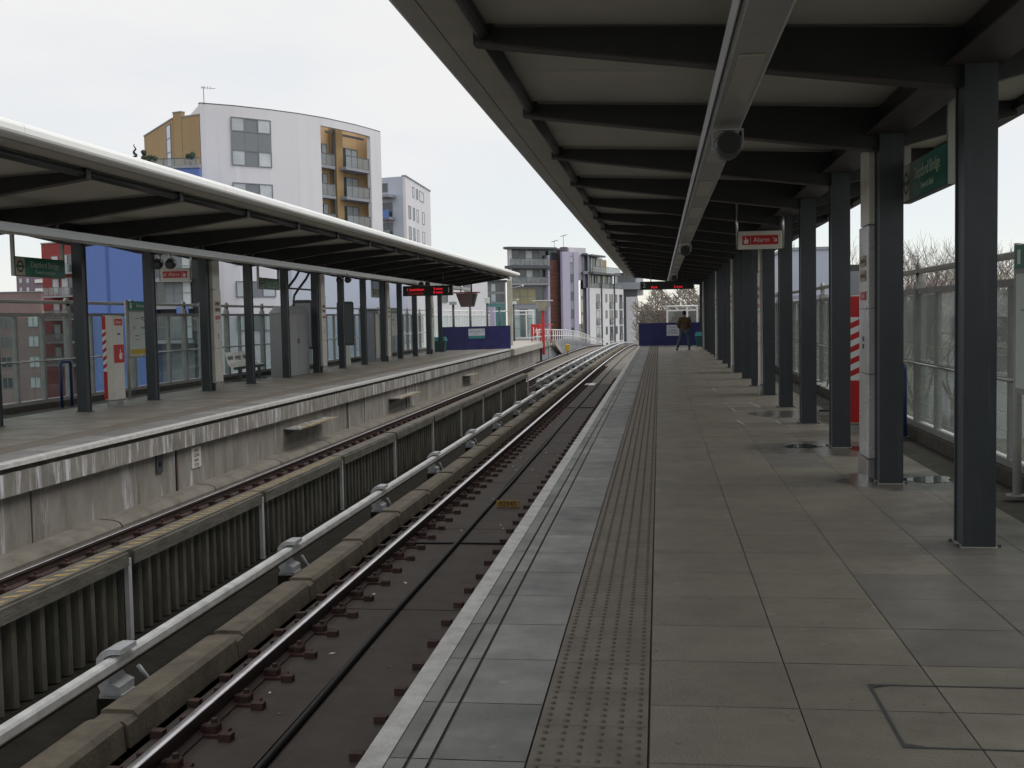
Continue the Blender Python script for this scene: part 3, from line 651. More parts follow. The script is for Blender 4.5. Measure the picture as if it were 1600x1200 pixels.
# ================================================================== CANOPIES
def canopy(name, label, X0, sg, ya, yb, rows, nose_mat):
    """sg=+1: right platform (inland is +X), -1: left platform"""
    t = thing(name, label, 'canopy', (X0, 0, 0), group='platform canopies')
    X = lambda p: sg * p
    P = lambda pts: [(X(a), z) for a, z in pts]
    def seg(nm, pts, m, y0, y1, smooth=False, par=t):
        q = MB(); q.prism(P(pts) if sg > 0 else P(pts)[::-1], y0, y1, m, smooth=smooth); return q.build(nm, par)
    # nose, in lengths with fine joints
    outer = [(-.12, 3.645), (-.50, 3.66), (-.615, 3.675), (-.645, 3.69), (-.655, 3.715), (-.655, 3.775), (-.64, 3.81), (-.60, 3.83), (-.48, 3.845), (-.28, 3.86), (-.28, 3.83), (-.12, 3.70)]
    q = MB(); y = ya
    while y < yb:
        y2 = min(y + S0 * 1.0, yb); n = len(outer); vs = [(X(a), yy, z) for yy in (y + .004, y2 - .004) for a, z in outer]
        fs = [(k, (k + 1) % n, n + (k + 1) % n, n + k) for k in range(n)]
        if sg < 0: fs = [f_[::-1] for f_ in fs]
        q.add(vs, fs[:1], 'soffit', False); b0 = len(q.v) - 2 * n
        i = q.mi(nose_mat)
        for f_ in fs[1:]: q.f.append(tuple(b0 + k for k in f_)); q.m.append(i); q.smooth.append(False)
        for f_ in (tuple(range(n)), tuple(range(n, 2 * n))): q.f.append(tuple(b0 + k for k in f_)); q.m.append(i); q.smooth.append(False)
        y = y2
    for yy in [ya + S0 * k for k in range(1, int((yb - ya) / S0) + 1)]:
        pass
    q.build('nose', t)
    q = MB(); q.box(X(-.452), X(-.447), ya, yb, 3.655, 3.667, 'dark'); q.build('nose_joint', t)
    # soffit in bay panels, roof above
    q = MB(); y = ya
    while y < yb:
        y2 = min(y + S0, yb)
        for (a, za, b_, zb) in ((-.12, 3.64, 3.1, 3.475), (3.1, 3.475, 4.32, 3.46)):
            q.add([(X(a), y + .004, za), (X(b_), y + .004, zb), (X(b_), y2 - .004, zb), (X(a), y2 - .004, za)], [(0, 1, 2, 3)], 'soffit')
        y = y2
    q.build('soffit', t)
    seg('roof', [(-.12, 3.66), (3.1, 3.50), (4.34, 3.48), (4.34, 3.62), (3.1, 3.76), (-.28, 3.854), (-.27, 3.82)], 'roof', ya + .01, yb - .01)
    seg('edge_beam', [(4.26, 3.37), (4.42, 3.37), (4.42, 3.65), (4.345, 3.65), (4.345, 3.47), (4.26, 3.455)], 'beam', ya, yb)
    q = MB(); q.box(X(2.98), X(3.34), ya + .2, yb - .2, 3.20, 3.215, 'flange'); q.box(X(3.10), X(3.22), ya + .2, yb - .2, 3.216, 3.46, 'beam'); q.build('column_line_beam', t)
    # tip tube
    q = MB()
    for a, b_ in zip(rows[:-1], rows[1:]): q.tube([(X(-.10), a + .05, 3.575), (X(-.10), b_ - .05, 3.575)], .052, 'beam', 10)
    q.tube([(X(-.10), rows[-1], 3.575), (X(-.10), yb - .1, 3.575)], .052, 'beam', 10)
    q.tube([(X(-.10), rows[0], 3.575), (X(-.10), ya + .1, 3.575)], .052, 'beam', 10)
    q.build('eaves_tube', t)
    bw = MB()
    bw.prism(P([(-.16, 3.52), (3.03, 3.075), (3.03, 3.455), (1.4, 3.545), (-.16, 3.62)]) if sg > 0 else P([(-.16, 3.52), (3.03, 3.075), (3.03, 3.455), (1.4, 3.545), (-.16, 3.62)])[::-1], -.045, .045, 'beam')
    bw.prism(P([(-.16, 3.50), (3.03, 3.06), (3.03, 3.074), (-.16, 3.518)]) if sg > 0 else P([(-.16, 3.50), (3.03, 3.06), (3.03, 3.074), (-.16, 3.518)])[::-1], -.075, .075, 'flange')
    bw.prism(P([(3.03, 3.06), (3.35, 3.10), (4.30, 3.33), (4.30, 3.45), (3.03, 3.455)]), -.044, .044, 'beam')
    bw.box(X(-.17), X(-.03), -.06, .06, 3.50, 3.642, 'beam')
    cm = MB()
    # H-section look: outer flanges + web closed, so a box with recessed side strips
    w_, h_, CX = (.105, .12, 3.195) if sg > 0 else (.098, .088, 3.125)
    cm.box(X(CX) - w_, X(CX) + w_, -h_, -h_ + .022, 0, 3.2, 'column'); cm.box(X(CX) - w_, X(CX) + w_, h_ - .022, h_, 0, 3.2, 'column')
    cm.box(X(CX) - w_ + .012, X(CX) + w_ - .012, -h_ + .022, h_ - .022, 0, 3.199, 'column')
    cm.box(X(CX) - w_ - .012, X(CX) + w_ + .012, -h_ - .012, h_ + .012, 0.0, .006, 'newconcrete')
    for bx_ in (-1, 1):
        for by_ in (-1, 1): cm.tube([(X(CX) + bx_ * (w_ + .03), by_ * h_ * .8, 0), (X(CX) + bx_ * (w_ + .03), by_ * h_ * .8, .018)], .012, 'darkgrey', 6, False)
    fb = fc = None
    for y in rows:
        if fb is None: fb = o = bw.build('rafter', t); fc = o2 = cm.build('column', t)
        else:
            o = fb.copy(); COL.objects.link(o); o.parent = t; o2 = fc.copy(); COL.objects.link(o2); o2.parent = t
        o.location = (0, y, 0); o2.location = (0, y, 0)
    return t
rowsR = [7.88 + S0 * k for k in range(-4, 18)]
rowsL = [19.6 + S0 * k for k in range(-5, 13)]
canopy('platform_canopy', 'grey steel platform canopy over the near platform with slate columns', XR, 1, -5, 59.2, rowsR, 'nose')
canopy('platform_canopy', 'platform canopy with nose coloured as sunlit, on slate columns over the far platform', XL, -1, 3.0, 55.6, rowsL, 'noselit')

def trunking(label, x, sg, ya, yb, m='trunk'):
    t = thing('light_trunking', label, 'light fitting', (x, 0, 3.0), group='light trunkings under the canopies')
    q = MB(); q.prism([(-.12, .0), (-.10, -.02), (.10, -.02), (.12, .0), (.13, .10), (-.13, .10)], ya, yb, m); q.build('housing', t)
    q = MB(); q.box(-sg * .133, -sg * .128 - sg * .012, ya, yb, -.01, .115, 'trunksidelit'); q.build('side_flange', t)
    d0 = None; y = ya + .6
    while y < yb - 1.6:
        if d0 is None: q = MB(); q.cbox(-.07, .07, 0, 1.35, -.034, -.0205, 'diffuser', .004); d0 = o = q.build('diffuser', t)
        else: o = d0.copy(); COL.objects.link(o); o.parent = t
        o.location = (0, y, 0); y += S0
    h0 = None; y = (rowsR if sg > 0 else rowsL)[0]
    for y in (rowsR if sg > 0 else rowsL):
        if y < ya or y > yb: continue
        if h0 is None: q = MB(); q.box(-.02, .02, -.02, .02, .10, .30, 'darkgrey'); h0 = o = q.build('hanger', t)
        else: o = h0.copy(); COL.objects.link(o); o.parent = t
        o.location = (0, y, 0)
trunking('long grey light trunking hung under the near canopy', .51, 1, -3, 56)
trunking('long light trunking coloured as sunlit, hung under the far canopy', -9.42, -1, 5, 55, 'trunklit')

# PA speakers / cameras
def speaker(x, y, z, label):
    t = thing('speaker', label, 'loudspeaker', (x, y, z), group='loudspeakers hung from the light trunking')
    q = MB(); q.tube([(0, -.20, -.02), (0, -.14, -.02), (0, .14, 0), (0, .17, 0)], [.085, .10, .10, .06], 'darkgrey', 14); q.build('body', t)
    q = MB(); q.tube([(0, -.201, -.02), (0, -.206, -.02)], .078, 'blackplastic', 14); q.build('grille', t)
    q = MB(); q.box(-.115, -.105, -.02, .02, -.03, .10, 'steel'); q.box(.105, .115, -.02, .02, -.03, .10, 'steel'); q.box(-.115, .115, -.02, .02, .10, .112, 'steel'); q.build('bracket', t)
speaker(.51, 8.42, 2.83, 'dark round loudspeaker under the near light trunking, closest to the camera')
speaker(.51, 21.9, 2.83, 'dark round loudspeaker under the near light trunking, farther along')
speaker(.51, 38.0, 2.83, 'small dark loudspeaker at the far end of the near trunking')
def cctv(x, y, z, label, two=True):
    t = thing('cctv_camera', label, 'camera', (x, y, z), group='camera clusters under the far canopy')
    for dx in ((-.13, .13) if two else (0,)):
        q = MB(); q.tube([(dx, -.14, -.05), (dx, -.06, -.03), (dx, .10, 0)], [.085, .10, .045], 'blackplastic', 12); h = q.build('camera_head', t)
        q = MB(); q.tube([(dx, -.13, -.048), (dx, -.145, -.05)], .075, 'darkgrey', 12); q.build('lens', h)
        q = MB(); q.tube([(dx, .0, .05), (dx * .6, .02, .16)], .015, 'steel', 6); q.tube([(dx, -.07, -.03), (dx, -.02, .0)], [.104, .102], 'steel', 12); q.build('bracket', t)
cctv(-9.35, 20.5, 2.78, 'pair of round cameras hung under the far canopy between first columns')
cctv(-9.35, 32.8, 2.86, 'camera cluster hung under the far canopy past the grey cabinet')
cctv(-9.0, 42.8, 2.98, 'camera on top of the far red train indicator')

# hung cable loops above cabinet (conduits)
# ------------------------------------------------------------------ service posts (clad)
def service_post(X, y, sg, label, m='clad'):
    t = thing('service_post', label, 'service post', (X, y, 0), group='clad service posts behind the columns')
    # faces the track; sg=+1 right platform (track on -X)
    x0, x1 = (-.13, .12) if sg > 0 else (-.12, .13)
    q = MB()
    for (a, b_, mm) in ((.205, 1.00, m), (1.006, 1.62, m), (1.626, 2.40, m)):
        q.cbox(x0, x1, .15, .62, a, b_, mm, .008)
    q.build('panel', t)
    q = MB(); q.cbox(x0 + .01, x1 - .01, .16, .60, 2.41, 3.12, 'clad', .004); q.build('upper_panel', t)
    q = MB(); q.cbox(x0 - .012, x1 + .012, .14, .635, 0, .2, 'steel', .01); q.build('plinth', t)
    fx = x0 - .003 if sg > 0 else x1 + .003
    q = MB()
    for (z0, z1, mm) in ((2.02, 2.12, 'gold'), (1.88, 1.98, 'gold'), (1.70, 1.78, 'red')):
        q.box(fx - .004, fx + .004, .25, .53, z0, z1, mm)
    q.build('label_plate', t)
    for z0 in (2.07, 1.93):
        q = MB(); q.box(fx + (-.006 if sg > 0 else .0045), fx + (-.0045 if sg > 0 else .006), .28, .50, z0 - .018, z0 + .018, 'textblack'); q.build('lettering', t)
    text('Alarm', .055, 'textwhite', 'lettering', t, (face_nx if sg > 0 else face_px)(fx + (-.005 if sg > 0 else .005), .37, 1.74), .0006)
    q = MB()
    for zz in (1.33, 1.26): q.tube([(fx - .004, .39, zz), (fx + .004, .39, zz)], .024, 'darkgrey', 10)
    q.build('socket', t)
xcR = XR + 3.165; xcL = XL - 3.10
for k, lab, m in ((1, 'scuffed silver service post behind the second near-platform column', 'cladshiny'), (5, 'white service post under the Alarm sign on the near platform', 'clad'), (8, 'white service post half hidden between near-platform columns beyond the Alarm sign', 'clad'), (11, 'narrow white service post far along the near platform', 'clad'), (15, 'farthest service post, beside the person on the near platform', 'clad')):
    service_post(xcR, 7.88 + S0 * k, 1, lab, m)
for k, lab in ((2, 'cream service post nearest on the far platform, before the silver seats'), (5, 'cream service post just past the grey cabinet on the far platform'), (8, 'cream service post on the far platform before the red indicator'), (11, 'cream service post farthest along, beside the far blue hoarding')):
    service_post(xcL, 19.6 + S0 * k, -1, lab)

# ------------------------------------------------------------------ glass fences
def gfence(label, X, sg, ya, yb, y_post, fr='fframe', gl='glass', lines=False, hr='fhand'):
    t = thing('glass_fence', label, 'fence', (X, 0, 0), group='glass screens behind the platforms')
    q = MB(); q.box(-.12, .14, ya, yb, -.2, .10, 'gutter'); q.box(-.05, .05, ya, yb, .10, .17, fr); q.build('plinth', t)
    q = MB(); q.box(-.04, .04, ya, yb, 1.80, 1.87, fr); q.build('top_frame', t)
    q = MB(); q.tube([(0, ya, 2.09), (0, yb, 2.09)], .038, hr, 10); q.build('top_rail', t)
    if lines is not None:
        q = MB(); q.tube([(-sg * .13, ya, .94), (-sg * .13, yb, .94)], .021, 'steel', 8); q.build('handrail', t)
    k0 = math.floor((ya - y_post) / S0); y = y_post + S0 * k0; P0 = M0 = G0 = None
    pm = MB(); pm.box(-.065, .065, -.055, .055, .1, 1.95, fr); pm.box(-.03, .03, -.075, .075, 1.95, 2.10, hr); pm.tube([(-.03, 0, 2.10), (.03, 0, 2.10)], .085, hr, 14)
    mm = MB(); mm.box(-.04, .04, -.035, .035, .17, 1.80, fr)
    gm = MB(); gm.box(-.006, .006, .07, .90, .19, 1.78, gl)
    if lines:
        for z in (.24, .42, .60, .78, .96, 1.14): gm.box(-.009, -.0065, .075, .89, z, z + .006, 'paneline')
    ng = 0
    while y < yb:
        for j in range(3):
            yy = y + j * S0 / 3
            if yy < ya - .01 or yy > yb: continue
            if j == 0:
                if P0 is None: P0 = o = pm.build('post', t)
                else: o = P0.copy(); COL.objects.link(o); o.parent = t
                o.location = (0, yy, 0)
            else:
                if M0 is None: M0 = o = mm.build('mullion', t)
                else: o = M0.copy(); COL.objects.link(o); o.parent = t
                o.location = (0, yy, 0)
            if yy + .95 < yb + .2:
                if G0 is None: G0 = o = gm.build('pane', t)
                else: o = G0.copy(); COL.objects.link(o); o.parent = t
                o.location = (0, yy + .01, 0); ng += 1
        y += S0
    return t
gfence('grey framed glass screen fence behind the near platform', 3.3, 1, 0, 66, 14.9, gl='glassR', lines=True)
gfence('grey framed glass screen fence behind the far platform', -12.1, -1, 8, 57, 21.75)
gfence('glass fence whitened as if in sun along the far platform extension', -12.1, -1, 57.3, 80, 59.0, fr='white', gl='whiteglass', hr='white', lines=None)  # frame and panes whitened to carry the sunlight on this stretch
def end_screen(x0, x1, y, label, zt=2.08):
    t = thing('end_screen', label, 'screen', (x0, y, 0), group='white glass end screens'); W = x1 - x0
    q = MB(); q.box(0, W, -.04, .04, .10, .22, 'white'); q.box(0, W, -.04, .04, zt - .28, zt - .20, 'white'); q.tube([(-W * .9 if x0 < -5 else 0, 0, zt), (W, 0, zt)], .045, 'white', 8); q.build('rail', t)
    for u in (.04, W * .66, W - .04):
        q = MB(); q.box(u - .05, u + .05, -.041, .041, .1, zt + (.0 if u > .1 else -.2), 'white'); q.build('post', t)
    q = MB(); q.box(.09, W * .66 - .06, -.005, .005, .22, zt - .28, 'glass'); q.build('pane', t)
    q = MB(); q.box(W * .66 + .06, W - .1, -.005, .005, .22, zt - .28, 'glass'); q.build('pane', t)
end_screen(-10.35, -8.8, 79, 'white framed glass end screen on the far platform extension by the red post')
end_screen(.42, 2.2, 65, 'white framed glass screen behind the right hoarding and person')

# blue perch rails
def perch(x, y, label, rz=0.0):
    t = thing('perch_rail', label, 'perch rail', (x, y, 0), rz, group='blue hoop rails by the fences')
    q = MB(); q.tube([(0, -.19, 0), (0, -.19, .84), (0, -.15, .90), (0, .15, .90), (0, .19, .84), (0, .19, 0)], .03, 'blue', 10); q.build('hoop', t)
    q = MB(); q.tube([(0, -.19, .0), (0, -.19, .01)], .07, 'darkgrey', 10); q.tube([(0, .19, .0), (0, .19, .01)], .07, 'darkgrey', 10); q.build('foot', t)
perch(-11.7, 20.9, 'blue hoop rail at the far fence beside the first column')
perch(-11.7, 33.4, 'blue hoop rail at the far fence beside the silver seats')
perch(3.05, 14.78, 'blue hoop rail at the near fence behind the second column')
perch(3.05, 23.5, 'blue hoop rail at the near fence farther along behind the columns')

# ------------------------------------------------------------------ hung signs
def hang(t, xs, y, z0, z1, m='steel', r=.016):
    for x in xs:
        q = MB(); q.tube([(x, y, z0), (x, y, z1)], r, m, 8); q.build('hanger', t)
def alarm_sign(xc, y, zc, flip, label, top):
    t = thing('alarm_sign', label, 'sign', (xc, y, zc), group='hanging red Alarm signs')
    q = MB(); q.cbox(-.345, .345, -.035, .035, -.145, .145, 'clad', .01); q.build('board', t)
    q = MB(); q.box(-.285, .285, -.0385, -.0352, -.075, .075, 'red'); q.build('red_panel', t)
    hang(t, (-.365, .365), 0, -.14, top - zc, 'steel', .018)
    s_ = -1 if flip else 1
    q = MB(); q.box(s_ * -.155 - .002, s_ * -.155 + .002, -.0400, -.0386, -.075, .075, 'textwhite')
    hand_icon(q, lambda u, z: (s_ * -.22 + u, -.0400, z), .11, 'textwhite')
    # arrow to the lower corner
    a = s_ * .235
    q.add([(a - s_ * .03, -.0400, .03), (a - s_ * .018, -.0400, .035), (a + s_ * .022, -.0400, -.012), (a + s_ * .012, -.0400, -.020)], [(0, 1, 2, 3)], 'textwhite')
    q.add([(a + s_ * .028, -.0400, .018), (a + s_ * .028, -.0400, -.030), (a - s_ * .020, -.0400, -.030), (a - s_ * .020, -.0400, -.018), (a + s_ * .016, -.0400, -.018), (a + s_ * .016, -.0400, .018)], [(0, 1, 2, 3, 4, 5)], 'textwhite')
    q.build('pictogram', t)
    text('Alarm', .105, 'textwhite', 'lettering', t, face_y(s_ * .02, -.0392, 0), .0008)
alarm_sign(1.63, 18.6, 2.775, False, 'white and red Alarm sign hung over the near platform', 3.45)
alarm_sign(-10.72, 24.0, 2.71, True, 'white and red Alarm sign hung over the far platform under the cameras', 3.5)

def station_sign(X, y0, y1, z0, z1, sg, label, top, sub):
    t = thing('station_sign', label, 'sign', (X, (y0 + y1) / 2, (z0 + z1) / 2), group='hanging green station name signs')
    W = (y1 - y0) / 2; H = (z1 - z0) / 2
    q = MB(); q.cbox(-.035, .035, -W, W, -H, H, 'darkgrey', .006); q.build('frame', t)
    q = MB(); f_ = -sg * .0365
    q.box(f_ - .001, f_ + .001, -W + .012, W - .012, -H + .014, H - .014, 'signgreen'); q.build('green_face', t)
    # roundel panel at the reading-left end (facing track): right platform faces -X so reading left is +Y
    yl = (W - .16) if sg > 0 else -(W - .16)
    q = MB(); f2 = -sg * .039; q.box(f2 - .001, f2 + .001, yl - .145, yl + .145, -H + .014, H - .014, 'signcream')
    n = 20; f3 = -sg * .0408
    ring = [(f3, yl + r_ * math.cos(2 * math.pi * k / n), r_ * math.sin(2 * math.pi * k / n)) for r_ in (.075, .105) for k in range(n)]
    q.add(ring, [(k, (k + 1) % n, n + (k + 1) % n, n + k) for k in range(n)], 'textblack'); q.box(f3 - .0006, f3 + .0006, yl - .13, yl + .13, -.02, .02, 'dteal')
    q.build('roundel', t)
    F = face_nx if sg > 0 else face_px
    text('Deptford Bridge', .155, 'signtext', 'lettering', t, F(-sg * .0385, -.14 if sg > 0 else .14, .045), .0006, sx=.92)
    text(sub, .085, 'signtext', 'lettering', t, F(-sg * .0385, -.14 if sg > 0 else .14, -.085), .0006)
    for yy in (-W + .01, W - .01):
        q = MB(); q.box(-.03, .03, yy - .025, yy + .025, -H, top - (z0 + z1) / 2, 'fhand'); q.build('hanger', t)
station_sign(2.36, 9.55, 11.2, 2.61, 2.96, 1, 'green Deptford Bridge sign hung between the first near columns', 3.45, 'Towards Bank')
station_sign(-11.05, 18.15, 19.8, 2.49, 2.83, -1, 'green Deptford Bridge sign at far left of the far platform', 3.46, 'Towards Lewisham')
station_sign(-11.05, 30.1, 31.8, 2.54, 2.86, -1, 'green Deptford Bridge sign above the grey cabinet area', 3.46, 'Towards Lewisham')
station_sign(-11.05, 42.6, 44.3, 2.5, 2.82, -1, 'smallest green station sign, far along the far platform', 3.46, 'Towards Lewisham')

# LED train indicators
def indicator(xc, y, zc, w_, h_, num, num_right, label, rows):
    t = thing('train_indicator', label, 'display', (xc, y, zc), group='red LED train indicators')
    q = MB(); q.cbox(-w_ / 2, w_ / 2, -.09, .09, -h_ / 2, h_ / 2, 'blackplastic', .012); q.build('housing', t)
    hang(t, (-w_ * .3, w_ * .3), 0, h_ / 2, 3.5 - zc, 'darkgrey', .02)
    nx = (w_ / 2 - .16) * (1 if num_right else -1)
    text(num, h_ * .75, 'textwhite', 'number', t, face_y(nx, -.0915, 0), .001)
    for (u, z, s_, sz, m) in rows: text(s_, sz, m, 'led_text', t, face_y(u, -.0915, z), .001)
indicator(-9.12, 44, 2.74, 2.02, .40, '1', True, 'black train indicator with red text and number 1 over the far platform',
          [(-.50, .05, '1 Lewisham', .15, 'led'), (-.48, -.10, '2 Lewisham', .13, 'leddim'), (.42, .07, '3 mins', .14, 'led'), (.42, -.07, '8 mins', .14, 'led')])
indicator(.32, 45.5, 2.78, 2.12, .33, '2', False, 'black train indicator with red text and number 2 over the near platform',
          [(-.50, -.07, 'Bank', .13, 'led'), (.45, -.07, '5 mins', .13, 'led')])

# ------------------------------------------------------------------ help points
def help_point(X, y, sg, label):
    t = thing('help_point', label, 'help point', (X, y, 0), group='striped help points')
    q = MB(); q.cbox(-.115, .115, -.22, .22, .14, 1.80, 'clad', .02); q.build('body', t)
    q = MB(); q.cbox(-.09, .09, -.17, .17, 0, .14, 'steel', .02); q.build('plinth', t)
    # striped edge band on the narrow face
    xa, xb = (-.112, -.03) if True else (0, 0)
    xa, xb = (-.112, -.035) if sg < 0 else (-.10, .03)
    q = MB(); yf = -.2225; q.box(xa, xb, yf - .001, yf + .001, .15, .70, 'red'); q.box(xa, xb, yf - .001, yf + .001, 1.52, 1.79, 'red')
    q.box(xa, xb, yf - .0006, yf + .0006, .70, 1.52, 'white'); q.build('band', t)
    q = MB(); k = 0
    for k in range(5):
        z = .74 + .155 * k; q.add([(xa, yf - .0014, z), (xb, yf - .0014, z + .06), (xb, yf - .0014, z + .135), (xa, yf - .0014, z + .075)], [(0, 1, 2, 3)], 'red')
    q.build('stripe', t)
    F = face_nx if sg > 0 else face_px; fx = -sg * .1165
    q = MB(); q.box(fx - .001, fx + .001, -.15, .17, 1.60, 1.73, 'red'); q.build('red_label', t)
    q = MB(); q.box(fx - .001, fx + .001, -.21, .21, .86, 1.22, 'red'); q.build('red_panel', t)
    text('Alarm', .09, 'textwhite', 'lettering', t, F(fx - sg * .002, .0, 1.665), .0006)
    text('SOS', .16, 'textwhite', 'lettering', t, F(fx - sg * .002, .0, 1.04), .0006) if False else None
    q = MB(); hand_icon(q, lambda u, z: (fx - sg * .003, .06 + u, 1.03 + z), .2, 'textwhite'); q.build('pictogram', t)
    q = MB()
    for zz in (.03, -.03): q.tube([(fx, zz, 1.43), (fx - sg * .02, zz, 1.43)], .014, 'blackplastic', 8)
    q.build('button', t)
help_point(-10.72, 20.98, -1, 'cream help point with red stripes and red Alarm label on the far platform')
help_point(2.535, 15.2, 1, 'help point with red and white stripes behind the third near column')

# info boards
def board(X, y0, y1, sg, z0, z1, label, yellow=False):
    t = thing('information_board', label, 'notice board', (X, y0, 0), group='green topped information boards'); W = y1 - y0
    q = MB(); q.box(-.03, .03, 0, W, z0, z1 - .20, 'fframe'); q.build('frame', t)
    fx = -sg * .032
    q = MB(); q.box(fx - .002, fx + .002, .05, W - .05, z0 + .05, z1 - .24, 'poster')
    for k in range(14):
        a = random.uniform(.12, W - .35); z = random.uniform(z0 + .3, z1 - .35); q.box(fx - sg * .0024, fx - sg * .003, a, a + random.uniform(.06, .22), z, z + random.uniform(.01, .05), 'bgrey' if k % 3 else 'bteal')
    if yellow: q.box(fx - sg * .0024, fx - sg * .0034, .08, W - .06, z0 + .08, z0 + .19, 'yellow')
    q.build('poster', t)
    q = MB(); q.box(-.034, .034, 0, W, z1 - .20, z1, 'signgreen'); q.build('header', t)
    F = face_nx if sg > 0 else face_px
    text('Information', .115, 'textwhite', 'lettering', t, F(fx - sg * .004, W / 2 + .05, z1 - .10), .0008)
    q = MB(); q.box(fx - sg * .003, fx - sg * .005, (W - .17) if sg > 0 else .10, (W - .09) if sg > 0 else .18, z1 - .16, z1 - .04, 'textwhite'); q.build('symbol', t)
    for yy in (.0, W):
        q = MB(); q.tube([(0, yy, 0), (0, yy, z1 + .02)], .035, 'fhand', 10); q.tube([(0, yy, 0), (0, yy, .012)], .09, 'fframe', 12); q.build('leg', t)
board(-11.4, 22.95, 24.2, -1, .88, 2.12, 'information board with map poster and yellow strip beside the far help point', True)
board(-11.4, 26.9, 28.15, -1, .88, 2.12, 'pale poster information board beside the nearest cream service post')
board(-11.4, 47.0, 48.1, -1, .88, 2.12, 'small information board far along the far platform')
board(3.0, 8.55, 9.94, 1, .88, 2.12, 'information board with green header at the right picture edge')

# benches
def bench(X, y0, sg, label, n=4):
    t = thing('bench', label, 'bench', (X, y0, 0), group='perforated metal benches')
    q = MB(); q.box(-.04, .04, 0, 2.2, .33, .40, 'darkgrey'); q.build('beam', t)
    for yy in (.35, 1.85):
        q = MB(); q.box(-.035, .035, yy - .035, yy + .035, .02, .33, 'darkgrey'); q.box(-.22, .22, yy - .04, yy + .04, 0, .03, 'darkgrey'); q.build('leg', t)
    for k, yy in enumerate((.05, .60, 1.15, 1.70)[:n]):
        q = MB(); fx = -sg  # front direction towards track
        prof = [(fx * .24, .43), (fx * .22, .455), (fx * .0, .42), (-fx * .14, .425), (-fx * .20, .50), (-fx * .28, .80), (-fx * .30, .80), (-fx * .22, .48), (-fx * .15, .405), (fx * .0, .40), (fx * .22, .435)]
        q.prism(prof if fx < 0 else prof[::-1], yy, yy + .46, 'seatmetal', smooth=False)
        for h in range(5):
            q.box(-fx * .222, -fx * .228, yy + .06 + .08 * h, yy + .09 + .08 * h, .55, .70, 'darkgrey')
        q.build('seat', t)
    q = MB()
    for yy in (.55, 1.10): q.tube([(-sg * .2, yy, .43), (-sg * .2, yy, .60), (sg * .1, yy, .60)], .012, 'steel', 6)
    q.build('armrest', t)
bench(-11.45, 29.2, -1, 'silver perforated bench in front of the far fence, left of the grey cabinet', 3)
bench(2.75, 16.6, 1, 'silver perforated bench behind near-platform columns beside the striped help point')

# grey cabinet with conduits
t = thing('equipment_cabinet', 'tall grey steel cabinet with sloped top on the far platform', 'cabinet', (-11.10, 31.75, 0)); t.scale = (0.66, 1.4, 1.0)
q = MB(); q.cbox(-.38, .38, 0, 1.55, .0, 1.86, 'cabgrey', .01); q.build('body', t)
q = MB(); q.add([(-.40, -.02, 1.862), (.40, -.02, 1.862), (.40, 1.57, 1.862), (-.40, 1.57, 1.862), (-.28, .22, 2.08), (.28, .22, 2.08), (.28, 1.35, 2.08), (-.28, 1.35, 2.08)], [(0, 1, 5, 4), (1, 2, 6, 5), (2, 3, 7, 6), (3, 0, 4, 7), (4, 5, 6, 7), (3, 2, 1, 0)], 'cabgrey'); q.build('roof', t)
for a, b_ in ((.03, .765), (.785, 1.52)):
    q = MB(); q.cbox(.381, .396, a, b_, .16, 1.80, 'cabgrey', .004); d_ = q.build('door', t)
    q = MB(); q.box(.397, .412, (.72 if a < .5 else .81), (.745 if a < .5 else .835), .95, 1.10, 'blackplastic'); q.build('handle', d_)
for (yy, k) in ((.35, 0), (1.1, 1)):
    q = MB(); q.tube([(0, yy, 2.05), (0, yy - .02, 2.25), (0, yy + .05, 2.42), (0, yy + .35, 2.62), (0, yy + .9, 2.95), (0, yy + 1.2, 3.2), (0, yy + 1.3, 3.45)], .045, 'darkgrey', 8); q.build('conduit', t)
q = MB(); q.tube([(0, -.4, 2.62), (0, 3.2, 2.62)], .03, 'darkgrey', 6); q.build('support_bar', t)

# advertising / map totems and booth on far platform
def totem(X, y, label, dark=True):
    t = thing('display_totem', label, 'display panel', (X, y, 0), rz=.25, group='tall display panels')
    q = MB(); n = 8; w_ = .30
    prof = [(-w_, .72), (w_, .72)] + [(w_ - .08 + .08 * math.cos(math.pi / 2 * k / n), 2.22 + .08 * math.sin(math.pi / 2 * k / n)) for k in range(n + 1)] + [(-w_ + .08 - .08 * math.sin(math.pi / 2 * k / n), 2.22 + .08 * math.cos(math.pi / 2 * k / n)) for k in range(n + 1)]
    q.prism(prof, -.05, .05, 'darkgrey'); q.build('panel', t)
    q = MB(); q.box(-w_ + .05, w_ - .05, -.054, -.0505, .80, 2.2, 'bdark' if dark else 'bgrey'); q.build('screen', t)
    q = MB(); q.prism([(-.16, .0), (.16, .0), (.12, .72), (-.12, .72)], -.05, .05, 'clad'); q.build('stand', t)
totem(-11.35, 34.9, 'grey backed display panel just behind the grey cabinet', False)
totem(-11.2, 39.3, 'dark rounded display panel on pale stand further down the far platform')
totem(2.95, 17.6, 'grey display panel behind the fourth near-platform column by the bench', False)
t = thing('ticket_machine', 'tall grey and cream machine past the dark display panel', 'machine', (-11.25, 43.2, 0))
q = MB(); q.cbox(-.42, .1, 0, .7, 0, 1.95, 'bgrey', .02); q.build('body', t)
q = MB(); q.cbox(.101, .14, .08, .62, .1, 1.85, 'clad', .01); q.build('front_panel', t)
q = MB(); q.box(-.5, .25, -.05, .75, 1.96, 2.03, 'darkgrey'); q.build('hood', t)

